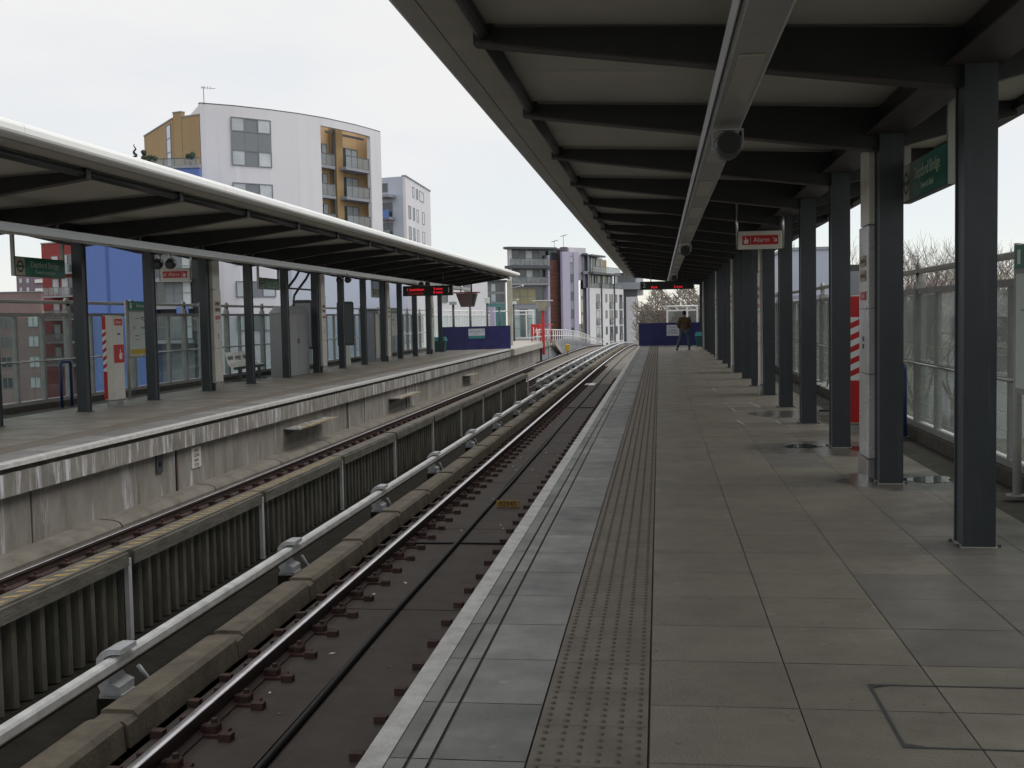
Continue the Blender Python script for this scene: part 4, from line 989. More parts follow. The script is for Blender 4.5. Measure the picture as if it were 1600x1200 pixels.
# hoardings
def hoarding(pa, pb, h, label, su0, su1, sz0, sz1, logo):
    v = Vector((pb[0] - pa[0], pb[1] - pa[1])); Lh = v.length
    t = thing('hoarding', label, 'hoarding', (pa[0], pa[1], 0), math.atan2(v.y, v.x), group='dark blue hoardings across the platforms')
    n = 3; q = MB()
    for k in range(n): q.box(Lh * k / n + .003, Lh * (k + 1) / n - .003, -.02, .02, .01, h, 'hoard')
    q.build('board', t)
    q = MB()
    for k in range(n + 1): q.box(min(max(Lh * k / n - .03, 0), Lh - .06), min(max(Lh * k / n + .03, .06), Lh), .021, .09, 0, h - .05, 'timber')
    q.build('batten', t)
    q = MB(); q.box(su0, su1, -.028, -.0205, sz0, sz1, 'hoardsign'); s_ = q.build('notice', t)
    q = MB()
    if logo:
        q.box(su0, su1, -.031, -.0285, sz0, sz0 + .14, 'teal')
        cx, cz = su1 - .09, sz1 - .08; q.box(cx - .04, cx + .04, -.0305, -.0285, cz - .015, cz + .015, 'red'); q.box(cx - .015, cx + .015, -.0315, -.0306, cz - .04, cz + .04, 'blue')
    q.build('notice_band', s_) if logo else None
    W = su1 - su0; q = MB()
    rows = ((.10, .72, sz1 - .11), (.06, .86, sz1 - .17), (.30, .6, sz1 - .27)) if logo else ((.2, .8, sz1 - .12), (.15, .85, sz1 - .26), (.1, .9, sz1 - .32), (.1, .9, sz1 - .38), (.1, .9, sz1 - .44))
    for a, b_, z in rows:
        x = su0 + a * W
        while x < su0 + b_ * W - .02:
            l_ = random.uniform(.02, .07); q.box(x, min(x + l_, su0 + b_ * W), -.0302, -.0284, z - .010, z + .010, 'textblack'); x += l_ + .018
    q.build('print', s_)
hoarding((-10.95, 55.7), (-7.66, 57.7), 1.2, 'dark blue hoarding with white and teal notice across the far platform', 1.5, 2.4, .58, 1.08, True)
hoarding((-1.05, 58.3), (3.0, 58.3), 1.19, 'dark blue hoarding with pale notice behind the standing person', 1.42, 2.06, .52, 1.08, False)
def grit(x, y, label):
    t = thing('grit_bin', label, 'bin', (x, y, 0), group='teal bins by the hoardings')
    q = MB(); q.add([(-.36, -.25, 0), (.36, -.25, 0), (.36, .25, 0), (-.36, .25, 0), (-.42, -.30, .52), (.42, -.30, .52), (.42, .30, .52), (-.42, .30, .52)], [(0, 3, 2, 1), (0, 1, 5, 4), (1, 2, 6, 5), (2, 3, 7, 6), (3, 0, 4, 7), (4, 5, 6, 7)], 'dteal'); q.build('body', t)
    q = MB(); q.add([(-.45, -.33, .521), (.45, -.33, .521), (.45, .33, .521), (-.45, .33, .521), (-.38, -.2, .72), (.38, -.2, .72), (.38, .28, .72), (-.38, .28, .72)], [(0, 3, 2, 1), (0, 1, 5, 4), (1, 2, 6, 5), (2, 3, 7, 6), (3, 0, 4, 7), (4, 5, 6, 7)], 'teal'); q.build('lid', t)
grit(-10.9, 54.6, 'teal lidded bin between the last far column and blue hoarding')
grit(2.2, 56.6, 'teal lidded bin beside the near hoarding to the right of the person')

# ------------------------------------------------------------------ person
def skin_mesh(name, pts, edges, radii, m, parent, sub=2, root=0):
    me = bpy.data.meshes.new(name); me.from_pydata(pts, edges, []); me.update()
    o = bpy.data.objects.new(name, me); COL.objects.link(o); o.parent = parent
    sk = o.modifiers.new('skin', 'SKIN'); sk.use_smooth_shade = True
    lay = me.skin_vertices[0] if len(me.skin_vertices) else None
    if lay is None:
        bm_ = __import__('bmesh').new(); bm_.from_mesh(me); bm_.verts.layers.skin.verify(); bm_.to_mesh(me); bm_.free(); lay = me.skin_vertices[0]
    for k, r in enumerate(radii): lay.data[k].radius = r if isinstance(r, tuple) else (r, r); lay.data[k].use_root = (k == root)
    ss = o.modifiers.new('sub', 'SUBSURF'); ss.levels = sub; ss.render_levels = sub
    dg = bpy.context.evaluated_depsgraph_get(); me2 = bpy.data.meshes.new_from_object(o.evaluated_get(dg))
    o.modifiers.clear(); o.data = me2; me2.materials.clear(); me2.materials.append(M[m])
    for p_ in me2.polygons: p_.use_smooth = True; p_.material_index = 0
    bpy.data.meshes.remove(me); return o
t = thing('person', 'person in brown jacket and blue jeans seen from behind near the blue hoarding', 'person', (1.12, 51.05, 0), rz=.12)
# body: pelvis, spine, neck, head, arms with hands to the front, legs apart
B = [(0, 0, .95), (0, 0, 1.15), (0, .01, 1.40), (0, .01, 1.50), (0, .03, 1.57), (0, .04, 1.66), (0, .03, 1.73),
     (-.19, .0, 1.41), (-.27, -.03, 1.14), (-.20, .17, .98), (-.12, .24, .97), (.19, .0, 1.41), (.27, -.03, 1.14), (.20, .17, .98), (.12, .24, .97),
     (-.10, 0, .90), (-.20, .02, .49), (-.32, -.04, .09), (-.33, .10, .04), (.10, 0, .90), (.17, .03, .49), (.20, -.03, .09), (.21, .11, .04)]
E_ = [(0, 1), (1, 2), (2, 3), (3, 4), (4, 5), (5, 6), (2, 7), (7, 8), (8, 9), (9, 10), (2, 11), (11, 12), (12, 13), (13, 14), (0, 15), (15, 16), (16, 17), (17, 18), (0, 19), (19, 20), (20, 21), (21, 22)]
R_ = [(.14, .10), (.13, .09), (.15, .09), .06, .075, .09, .065, .06, .045, .035, .03, .06, .045, .035, .03, .08, .055, .04, .03, .08, .055, .04, .03]
skin_mesh('body', B, E_, R_, 'skin', t)
for sg in (-1, 1):
    for k in range(5):
        x = sg * (.11 - .014 * k) if k < 4 else sg * .13; z = .975 - .018 * k if k < 4 else 1.0
        q = MB(); q.tube([(x, .25, z), (x - sg * .015, .285, z - .008), (x - sg * .04, .30, z - .012)], [.0095, .009, .006], 'skin', 6); q.build('finger', t)
J = [(0, 0, .93), (0, -.005, 1.12), (0, 0, 1.36), (0, .01, 1.47), (-.20, -.005, 1.40), (-.29, -.04, 1.14), (-.225, .14, .99), (.20, -.005, 1.40), (.29, -.04, 1.14), (.225, .14, .99), (0, 0, .88)]
skin_mesh('jacket', J, [(0, 1), (1, 2), (2, 3), (2, 4), (4, 5), (5, 6), (2, 7), (7, 8), (8, 9), (0, 10)], [(.205, .15), (.20, .145), (.21, .14), (.10, .085), .10, .078, .055, .10, .078, .055, (.20, .15)], 'jacket', t)
T_ = [(0, 0, .92), (-.115, 0, .84), (-.215, .02, .48), (-.335, -.045, .10), (.115, 0, .84), (.185, .03, .48), (.21, -.035, .10)]
skin_mesh('trousers', T_, [(0, 1), (1, 2), (2, 3), (0, 4), (4, 5), (5, 6)], [(.18, .13), .115, .085, .075, .115, .085, .075], 'jeans', t)
for (x, y) in ((-.335, 0), (.21, .01)):
    skin_mesh('shoe', [(x, y - .07, .05), (x, y + .05, .05), (x - .01, y + .17, .035)], [(0, 1), (1, 2)], [.05, .05, .038], 'shoe', t, root=0)
q = MB(); q.ball((0, .02, 1.675), .098, 'hair', 14, 10, (.88, 1.0, 1.1)); q.build('hair', t)
q = MB()
for sg in (-1, 1): q.ball((sg * .088, .045, 1.635), .026, 'skin', 8, 6, (.4, .8, 1.2))
q.build('ear', t)
q = MB(); q.ball((0, .135, 1.63), .016, 'skin', 8, 6); q.build('nose', t)
q = MB(); q.tube([(-.025, .125, 1.585), (.025, .125, 1.585)], .006, 'skin', 6); q.build('mouth', t)
for sg in (-1, 1): q = MB(); q.ball((sg * .03, .118, 1.66), .010, 'textblack', 8, 6); q.build('eye', t)

# ------------------------------------------------------------------ items on the far extension
def monitor_hood(x, y, z, w_, label, redpost):
    t = thing('monitor_hood', label, 'monitor housing', (x, y, z), group='driver monitor hoods')
    q = MB(); q.prism([(-.62 * w_, .02), (.62 * w_, .02), (.62 * w_, .07), (-.62 * w_, .07)], -.35, .35, 'white' if redpost else 'redmat'); q.build('top', t)
    q = MB(); q.add([(-.5 * w_, -.3, 0), (.5 * w_, -.3, 0), (.34 * w_, -.22, -.62), (-.28 * w_, -.22, -.62), (-.5 * w_, .3, 0), (.5 * w_, .3, 0), (.34 * w_, .2, -.62), (-.28 * w_, .2, -.62)], [(0, 3, 2, 1), (4, 5, 6, 7), (0, 1, 5, 4), (1, 2, 6, 5), (2, 3, 7, 6), (3, 0, 4, 7)], 'bdark' if not redpost else 'bgrey'); q.build('housing', t)
    q = MB(); q.add([(-.46 * w_, -.312, -.03), (.34 * w_, -.312, -.03), (.30 * w_, -.236, -.60), (-.26 * w_, -.236, -.60)], [(0, 1, 2, 3)], 'mirror' if redpost else 'bbrown'); q.build('screen', t)
    if redpost:
        q = MB(); q.box(-.085, .085, -.08, .08, -.62 - 1.9 - .9, -.62, 'redmat'); q.build('post', t)
    else: hang(t, (-.3 * w_, .25 * w_), 0, .07, 3.6 - z, 'darkgrey', .025)
monitor_hood(-9.0, 52.4, 2.78, .95, 'dark red edged monitor hood hung at the end of the far canopy', False)
monitor_hood(-7.40, 71.8, 2.62, 1.0, 'white topped monitor hood on a red post beyond the far hoarding', True)
t = thing('red_cage', 'red safety cage with white rails at the end of the far platform', 'safety cage', (-7.9, 74, 0))
q = MB(); q.box(-.55, .02, -.05, .05, .35, 1.15, 'redmat'); q.build('panel', t)
q = MB()
for z in (.1, .6, 1.1): q.tube([(-.5, 0, z), (.75, .3, z), (.75, 1.4, z)], .03, 'redmat', 6)
for x in (-.5, .1, .75): q.tube([(x, 0 if x < .5 else .3, -.1), (x, 0 if x < .5 else .3, 1.15)], .035, 'redmat', 6)
q.build('frame', t)
q = MB()
for k in range(6): q.tube([(-.35 + .2 * k, -.2, -.02), (-.35 + .2 * k, -.2, .95 - .05 * k)], .022, 'white', 6)
for z in (.3, .62): q.tube([(-.35, -.2, z), (.65, -.2, z)], .022, 'white', 6)
q.build('white_rail', t)
for k, (x, y, zt) in enumerate(((-10.5, 56.9, 2.45), (-10.04, 59.4, 2.5), (-10.04, 65.4, 2.6), (-10.18, 71.5, 2.3), (-9.9, 76.5, 2.65))):
    labs = ('lamp post with pale teal head right behind the far blue hoarding', 'plain dark lamp post second behind the far hoarding', 'lamp post with square white head, middle of the platform extension', 'short dark post fourth along the platform extension', 'lamp post farthest along the extension beside the concrete mast')
    t = thing('lamp_post', labs[k], 'lamp post', (x, y, 0), group='lamp posts on the platform extension')
    q = MB(); q.tube([(0, 0, 0), (0, 0, zt - .1)], [.075, .06], 'darkgrey', 8); q.build('pole', t)
    if k in (0, 2, 4):
        q = MB(); q.cbox(-.14 if k == 2 else -.2, .14 if k == 2 else .2, -.12, .12, zt - .12, zt + (.22 if k == 2 else .06), 'poster', .02); q.build('lamp_head', t)
    else:
        q = MB(); q.ball((0, 0, zt - .02), .1, 'darkgrey'); q.build('cap', t)
t = thing('concrete_mast', 'pale square concrete mast at the end of the far hoarding', 'mast', (-8.5, 64, 0))
q = MB(); q.cbox(-.14, .14, -.14, .14, 0, 3.75, 'newconcrete', .02); q.build('shaft', t)
q = MB(); q.tube([(.1, -.1, 3.3), (.75, -.1, 3.42)], .02, 'whitepost', 6); q.ball((.78, -.1, 3.43), .06, 'white'); q.tube([(.1, -.1, 2.6), (.45, -.1, 2.62)], .02, 'whitepost', 6); q.ball((.47, -.1, 2.63), .055, 'white'); q.build('arm', t)
# white parapet railing past the far platform
t = thing('parapet_railing', 'white post and rail parapet curving along the track beyond the platform', 'railing', (0, 0, 0))
cp = [(-7.75, 70.5, .78), (-7.39, 73, .80), (-7.25, 77, .72), (-7.2, 85, .60), (-7.15, 93, .42), (-7.15, 100, .22), (-6.95, 107, -.10), (-6.87, 113, -.42), (-6.6, 121, -.78), (-6.41, 128, -1.08)]
def lerp_cp(y):
    for a, b_ in zip(cp[:-1], cp[1:]):
        if a[1] <= y <= b_[1]:
            f_ = (y - a[1]) / (b_[1] - a[1]); return tuple(a[i] + (b_[i] - a[i]) * f_ for i in range(3))
    return cp[-1]
sm = [lerp_cp(70.5 + 57.4 * k / 60) for k in range(61)]
q = MB(); q.tube(sm, .045, 'white', 6); q.tube([(x, y, z - .42) for x, y, z in sm], .035, 'white', 6); q.build('rail', t)
pm = MB(); pm.tube([(0, 0, -1.15), (0, 0, 0)], .035, 'white', 6); p0 = None
y = 71.0
while y < 127.5:
    c_ = lerp_cp(y)
    if p0 is None: p0 = o = pm.build('post', t)
    else: o = p0.copy(); COL.objects.link(o); o.parent = t
    o.location = c_; y += 1.5
q = MB()
for (a, b_) in zip(sm[3:-1], sm[4:]): q.add([(a[0] - .3, a[1], a[2] - .65), (b_[0] - .3, b_[1], b_[2] - .65), (b_[0] - .3, b_[1], b_[2] - 2.2), (a[0] - .3, a[1], a[2] - 2.2)], [(0, 1, 2, 3)], 'bgrey')
q.build('parapet', t)
t = thing('track_lamp', 'small yellow lamp housing beside the far track past the ramp', 'lamp', (-6.5, 79.8, -1.2))
q = MB(); q.cbox(-.16, .16, -.12, .12, .35, .85, 'yellow', .04); q.build('housing', t)
q = MB(); q.tube([(0, 0, 0), (0, 0, .35)], .03, 'darkgrey', 6); q.build('post', t)

# ================================================================== BUILDINGS
class Bld:
    def __init__(s, name, label, O, ang, cat='building', group=None):
        s.t = thing(name, label, cat, (O[0], O[1], -8.2), ang, group); s.O = O; s.ang = ang
    def part(s, nm, boxes, parent=None):
        """boxes: (u0,u1,v0,v1,z0,z1,mat); v>0 towards viewer; world z"""
        q = MB()
        for (u0, u1, v0, v1, z0, z1, m) in boxes: q.box(u0, u1, -v1, -v0, z0 + 8.2, z1 + 8.2, m)
        return q.build(nm, parent or s.t)
    def body(s, u0, u1, z0, z1, m, depth=10, v=-.3):
        ca, sa = math.cos(s.ang), math.sin(s.ang); f_ = [(s.O[0] + u * ca + v * sa, s.O[1] + u * sa - v * ca) for u in (u0, u1)]
        ctr = Vector(((f_[0][0] + f_[1][0]) / 2, (f_[0][1] + f_[1][1]) / 2)); k = depth / ctr.length
        pts = f_ + [(f_[1][0] * (1 + k), f_[1][1] * (1 + k)), (f_[0][0] * (1 + k), f_[0][1] * (1 + k))]
        loc = []
        for x, y in pts: dx, dy = x - s.O[0], y - s.O[1]; loc.append((dx * ca + dy * sa, -dx * sa + dy * ca))
        q = MB(); q.prism(loc, z0 + 8.2, z1 + 8.2, m, axis='z'); return q.build('core', s.t)
    def win(s, u0, u1, z0, z1, cols=1, v=0.0, fr='wframe', gl='wglass', rows=1, th=.07, d=.06):
        bx = [(u0, u1, v, v + d, z1 - th, z1, fr), (u0, u1, v, v + d, z0, z0 + th, fr), (u0, u0 + th, v, v + d, z0 + th, z1 - th, fr), (u1 - th, u1, v, v + d, z0 + th, z1 - th, fr)]
        for k in range(1, cols): c_ = u0 + (u1 - u0) * k / cols; bx.append((c_ - th / 2, c_ + th / 2, v, v + d, z0 + th, z1 - th, fr))
        for k in range(1, rows):
            c_ = z0 + (z1 - z0) * k / rows
            for j in range(cols):
                a = u0 + (u1 - u0) * j / cols + th; b_ = u0 + (u1 - u0) * (j + 1) / cols - th
                bx.append((a, b_, v, v + d * .9, c_ - th / 2, c_ + th / 2, fr))
        w_ = s.part('window', bx)
        g_ = gl if isinstance(gl, (list, tuple)) else [gl] * cols
        s.part('pane', [(u0 + (u1 - u0) * j / cols + .01, u0 + (u1 - u0) * (j + 1) / cols - .01, v + .002, v + .022, z0 + .02, z1 - .02, g_[j % len(g_)]) for j in range(cols)], w_)
        return w_
    def railing(s, u0, u1, z0, z1, v, glass=True, nm='balcony_railing'):
        bx = [(u0, u1, v - .03, v + .03, z1 - .06, z1, 'railing')]
        k = u0
        while k < u1: bx.append((k, k + .04, v - .02, v + .02, z0, z1 - .06, 'railing')); k += .9 if glass else .18
        if glass: bx.append((u0 + .04, u1 - .01, v - .008, v + .008, z0 + .05, z1 - .07, 'railglass'))
        return s.part(nm, bx)

# --- A: big white block with curved front (facade polyline)
A = thing('apartment_block', 'large white curved apartment block with ochre balcony recess', 'building', (0, 0, -8.2))
P = [(-38.41, 92.03), (-36.07, 93.86), (-33.86, 96.17), (-31.94, 98.65), (-30.6, 100.84), (-30.14, 101.71), (-28.56, 105.46), (-27.78, 107.99), (-27.23, 109.98)]
def wall_poly(mb, pts, z0, z1, th, m):
    for (a, b_) in zip(pts[:-1], pts[1:]):
        d = Vector((b_[0] - a[0], b_[1] - a[1])).normalized(); nrm = Vector((-d.y, d.x)) * th
        mb.add([(a[0], a[1], z0), (b_[0], b_[1], z0), (b_[0] + nrm.x, b_[1] + nrm.y, z0), (a[0] + nrm.x, a[1] + nrm.y, z0),
                (a[0], a[1], z1), (b_[0], b_[1], z1), (b_[0] + nrm.x, b_[1] + nrm.y, z1), (a[0] + nrm.x, a[1] + nrm.y, z1)],
               [(0, 1, 5, 4), (2, 3, 7, 6), (4, 5, 6, 7), (3, 2, 1, 0), (1, 2, 6, 5), (3, 0, 4, 7)], m)
q = MB(); wall_poly(q, P[:5], 0, 28.45, .4, 'bwhite2'); wall_poly(q, P[4:8], 27.75, 28.45, .4, 'bwhite2'); wall_poly(q, P[7:], 0, 28.45, .4, 'bwhite2'); wall_poly(q, P[4:8], 0, 14, .4, 'bwhite2'); q.build('front_wall', A)
q = MB(); wall_poly(q, [(a - .02, b_ + .0) for a, b_ in P], 28.455, 28.55, .45, 'bdark'); q.build('coping', A)
q = MB(); wall_poly(q, [P[0], (-44.5, 101.8)], 0, 28.4, -.4, 'bwhite2'); q.build('side_wall', A)
q = MB(); core = [(-38.5, 92.6), (-36.2, 94.5), (-34.2, 96.8), (-32.3, 99.4), (-32.4, 101.5), (-29.7, 108.6), (-27.7, 110.0), (-34, 122), (-44.2, 102)]
q.prism(core, 0, 28.2, 'bochre2', axis='z'); q.build('core', A)
Ab = Bld('x', None, (0, 0), 0); bpy.data.objects.remove(Ab.t)
def sub_frame(parent, O, ang):
    b = Bld.__new__(Bld); b.t = parent; b.O = O; b.ang = ang
    def part(nm, boxes, par=None):
        q = MB(); ca, sa = math.cos(ang), math.sin(ang)
        T = lambda x, y, z: (O[0] + x * ca - y * sa, O[1] + x * sa + y * ca, z)
        for (u0, u1, v0, v1, z0, z1, m) in boxes: q.box(u0, u1, -v1, -v0, z0 + 8.2, z1 + 8.2, m, T)
        return q.build(nm, par or parent)
    b.part = part; return b
F1 = sub_frame(A, (-36.07, 93.86), .8096)        # second facet
gls = ['wglass_lit', 'wpanel', 'wglass_lit']
for (z0, z1) in ((18.12, 19.35), (15.2, 16.55), (12.45, 13.75), (3.85, 5.25), (0.9, 2.3), (6.7, 8.0), (9.5, 10.8)):
    F1.win(-.40, 3.38, z0, z1, 3, gl=gls, v=.012, th=.09)
F1.part('spandrel_panel', [(-.40, .84, .012, .05, 16.56, 18.1, 'wpanel'), (.87, 2.10, .012, .05, 16.56, 18.1, 'wpanel'), (2.13, 3.38, .012, .05, 16.56, 18.1, 'wpanel')])
F2 = sub_frame(A, (-30.6, 100.84), 1.1946)
F2.part('back_wall', [(-.3, 9.3, -1.95, -1.8, 5, 20, 'bochre2')])
F2.part('ochre_pier', [(3.5, 4.5, -1.8, -.95, 5, 20.0, 'bochre')])
F2.part('dark_post', [(3.28, 3.49, -1.3, -1.1, 5, 20.0, 'bdark'), (2.15, 8.1, -1.2, -1.1, 19.3, 19.5, 'bdark')])
for z in (16.25, 13.45, 10.65, 7.85):
    F2.part('balcony_slab', [(3.9, 8.3, -1.75, -.15, z - .28, z, 'bgrey')])
    F2.railing(3.95, 7.9, z, z + 1.1, -.2)
    F2.part('balcony_slab', [(1.0, 3.2, -1.75, -.9, z - .28, z, 'bgrey')])
    F2.railing(1.0, 3.2, z, z + 1.1, -.95)
    F2.win(5.0, 7.9, z, z + 2.15, 3, v=-1.79, gl=['wglass', 'wglass_lit', 'wglass_lit']); F2.win(1.6, 3.1, z, z + 2.15, 2, v=-1.79, gl=['wglass', 'wglass_lit'])
q = MB(); q.tube([(-38.1, 92.2, 28.4), (-38.1, 92.2, 29.9)], .03, 'railing', 5); q.tube([(-38.3, 92.1, 29.8), (-37.2, 92.6, 29.75)], .02, 'railing', 4)
for k in range(4): q.tube([(-38.2 + .22 * k, 92.1 + .1 * k, 29.65), (-38.2 + .22 * k, 92.1 + .1 * k, 29.95)], .015, 'railing', 4)
q.build('antenna', A)

# --- ochre penthouse
B1 = Bld('penthouse_block', 'ochre brick penthouse left of the large white block', (-41.32, 93.12), -.3587)
B1.part('wall', [(1.0, 3.0, -.4, 0, 13, 19.3, 'bochre'), (.02, .98, -.4, .03, 13, 19.75, 'bochre')]); B1.body(.05, 2.95, 13, 19.2, 'bochre', 6)
B1.part('coping', [(.98, 3.05, -.5, .06, 19.305, 19.4, 'bgrey'), (-.02, 1.0, -.45, .08, 19.755, 19.84, 'bgrey')])
B2 = Bld('penthouse_block', 'ochre brick penthouse wing with tall narrow window at its corner', (-47.88, 101.32), -.8959)
B2.part('wall', [(0, 10.3, -.5, 0, 13, 19.3, 'bochre')]); B2.part('coping', [(-.05, 10.3, -.55, .06, 19.305, 19.4, 'bgrey')])
B2.win(8.2, 9.7, 14.2, 19.0, 1, rows=4, gl='wglass_lit', v=.01)

# --- blue block
Cb = Bld('blue_building', 'bright blue rendered block with roof terrace beside the white block', (-46.88, 86.76), .0301)
Cb.part('wall', [(.2, 5.8, -2.5, 0, -8.2, 14.15, 'bblue'), (5.8, 10.3, -.4, -.02, 7.6, 14.15, 'bblue'), (5.8, 10.1, -2.4, -2.0, -8.2, 7.6, 'bgrey')]); Cb.body(.8, 10.2, 7.7, 14.1, 'bblue', 5.5)
Cb.part('groove', [(2.15, 2.40, .001, .03, -8, 13.8, 'bbluedark')])
Cb.railing(4.6, 10.3, 14.4, 15.0, -.1); Cb.part('parapet', [(.73, 10.35, -.3, .08, 14.155, 14.4, 'bgrey')])
for (z0, z1) in ((5.4, 7.3), (3.2, 5.1), (.4, 2.4)):
    Cb.win(6.1, 9.1, z0, z1, 4, v=-.5, gl=['wglass', 'wpanel', 'wpanel', 'wglass_lit'], rows=2)
    Cb.part('balcony_slab', [(5.8, 9.25, -2, .25, z0 - .35, z0 - .05, 'bgrey')])
Cb.part('recess_shade', [(9.25, 10.3, -1.9, -.3, -8, 7.6, 'black')])  # solid black block stands in for the shade inside the recess
Cb.part('blue_band', [(8.1, 9.1, .26, .3, 2.4, 3.0, 'bblue')])
# roof plants
def topiary(loc, label, kind):
    t = thing('potted_shrub', label, 'plant', loc, group='potted shrubs on the blue roof terrace')
    q = MB(); q.tube([(0, 0, 0), (0, 0, .35)], [.16, .2], 'bdark', 8); q.build('pot', t)
    q = MB()
    if kind == 'spiral':
        for k in range(26): z = .4 + k * .055; q.ball((.16 * math.cos(k * .7) * (1 - k / 34), .1 * math.sin(k * .7), z), .16 * (1 - k / 32), 'leaf', 6, 4, jit=.25)
    elif kind == 'ball': 
        for k in range(14): q.ball((random.uniform(-.22, .22), random.uniform(-.2, .2), .85 + random.uniform(-.2, .2)), .2, 'leaf', 6, 4, jit=.3)
    elif kind == 'double':
        for (z, r) in ((.6, .28), (1.1, .17)):
            for k in range(9): q.ball((random.uniform(-.12, .12), random.uniform(-.1, .1), z + random.uniform(-.1, .1)), r * .8, 'leaf', 6, 4, jit=.3)
    else:
        for k in range(16): q.ball((random.uniform(-.4, .4), random.uniform(-.2, .2), .55 + random.uniform(-.2, .22)), .16, 'leaf', 6, 4, jit=.4)
    q.build('foliage', t)
def ptx(u, v, z): 
    ca, sa = math.cos(.0301), math.sin(.0301); return (-46.88 + u * ca + v * sa, 86.76 + u * sa - v * ca, z)
topiary(ptx(4.85, -.3, 14.45), 'tall twisted potted conifer at the left end of the roof terrace', 'spiral')
topiary(ptx(5.6, -.3, 14.45), 'two-ball topiary beside the twisted conifer on the roof terrace', 'double')
topiary(ptx(6.3, -.3, 14.45), 'low bushy potted shrub on the roof terrace', 'bush')
topiary(ptx(9.5, -.3, 14.35), 'single round ball shrub on the roof terrace near the white wall', 'ball')

# --- red block and brick block, tower
R1 = Bld('red_building', 'red rendered flats with grey balconies behind the far platform', (-76.58, 131.34), -.3547)
R1.part('wall', [(.66, 9.2, -.5, 0, -8.2, 11.85, 'bred')]); R1.body(.7, 9.15, -8.2, 11.8, 'bred', 9); R1.part('coping', [(.6, 9.3, -.6, .1, 11.86, 12.0, 'bgrey')])
for z in (8.2, 5.4, 2.6, -.2, -3.0):
    R1.win(2.4, 3.6, z + .3, z + 2.1, 1, gl='wglass_lit'); R1.win(4.0, 6.4, z, z + 2.2, 2, gl=['wglass_lit', 'wglass'])
    R1.part('balcony_slab', [(2.2, 6.9, .07, 1.3, z - .25, z - .02, 'bgrey')]); R1.railing(2.2, 6.9, z, z + 1.0, 1.25)
K1 = Bld('brick_building', 'pinkish brown brick flats behind the far glass fence at left', (-77.15, 116.10), .1315)
K1.part('wall', [(-12, 9.0, -.5, 0, -8.2, 5.5, 'bbrown')]); K1.body(-11.9, 8.95, -8.2, 5.4, 'bbrown', 10); K1.part('coping', [(-12, 9.1, -.6, .1, 5.505, 5.6, 'bgrey')])
for z in (1.6, -.6, -2.9, -5.2):
    for u in (1.2, 4.3, 7.4): K1.win(u, u + 1.2, z, z + 1.25, 2, gl='wglass_lit' if u > 6 else 'wglass')
T1 = Bld('tower_block', 'distant mauve tower block behind the far station sign', (-170.55, 280.58), .1315)
T1.part('wall', [(.5, 7.8, -8, 0, -8.2, 16, 'bmauve')])
for z in (2, 5, 8, 11, 13.4):
    T1.win(1.2, 2.0, z, z + 1.3, 1, gl='wglass_lit'); T1.win(3.1, 3.9, z, z + 1.3, 1, gl='wglass_lit'); T1.part('balcony_slab', [(5.6, 7.8, .02, .5, z, z + .9, 'white')])

# --- pale blue block behind far platform
Pb = Bld('pale_blue_building', 'pale blue rendered low block behind the far platform cabinet', (-27.21, 81.28), 1.2612)
Pb.part('wall', [(0, 18, -.5, 0, -8.2, 6.4, 'bpale')]); Pb.body(0, 17.9, -8.2, 6.3, 'bpale', 2); Pb.win(11.0, 12.7, 3.9, 5.1, 1, gl='wglass'); Pb.win(3, 4.5, -3, -1.5, 1); Pb.part('coping', [(-.1, 18.1, -.6, .1, 6.405, 6.5, 'bgrey')])
Wb = Bld('white_low_building', 'small white rendered wing behind the far indicator', (-19.5, 88), 1.2)
Wb.part('wall', [(0, 12, -.5, 0, -8.2, 5.6, 'bwhite2')]); Wb.body(0, 11.9, -8.2, 5.5, 'bwhite2', 2); Wb.win(4, 5.2, 3.0, 4.6, 1); Wb.win(8, 9.2, 3.0, 4.6, 1); Wb.part('coping', [(-.1, 12.1, -.6, .1, 5.605, 5.7, 'bgrey')])

# --- B: second white block
B3 = Bld('white_tower', 'white corner block with narrow windows and blue balcony behind the canopy', (-35.73, 158.17), 1.5941)
B3.part('wall', [(0, 19.9, -.4, 0, -8.2, 22.1, 'bwhite2')]); B3.body(0.05, 19.8, -8.2, 22.0, 'bwhite2', 3); B3.part('coping', [(-.1, 20, -.5, .12, 22.105, 22.25, 'bgrey')])
for z in (19.7, 16.3, 13.3, 10.3, 7.3, 4.3, 1.3):
    if z > 19: lst = ((5.04, 6.3, 'wglass_lit'), (7.9, 9.3, 'wglass'), (10.6, 14.0, 'wglass_lit'))
    else: lst = ((1.8, 3.5, 'wglass'), (5.1, 6.4, 'wglass'), (8.0, 9.4, 'wglass_lit'), (12.4, 14.2, 'wglass_lit'))
    for a, b_, gq in lst: B3.win(a, b_, z, z + (1.5 if z > 19 else 1.85), 1, gl=gq)
B4 = Bld('balcony_wing', 'side wing coloured as in shade, with balconies and blue panel beside the white corner block', (-39.36, 159.21), -.2791)
B4.part('wall', [(-.3, 3.6, -.5, .0, -8.2, 22.1, 'bpale')]); B4.body(-.3, 3.6, -8.2, 22.0, 'bpale', 8)  # pale blue stands in for shade on the white block's side face
B4.part('roof_slab', [(-.3, 2.2, .02, 2.2, 19.1, 19.5, 'bgrey')])
for z in (16.3, 13.4, 10.5): B4.part('balcony_slab', [(-.3, 2.0, .02, 1.8, z - .35, z, 'bgrey')]); B4.railing(-.3, 2.0, z, z + 1.1, 1.75)
B4.part('blue_panel', [(-.3, 2.0, 1.85, 1.9, 16.1, 17.3, 'bblue')]); B4.win(.0, .9, 20, 21.3, 1); B4.win(.0, 1.6, 16.4, 18.5, 2); B4.win(.0, 1.6, 13.5, 15.6, 2)

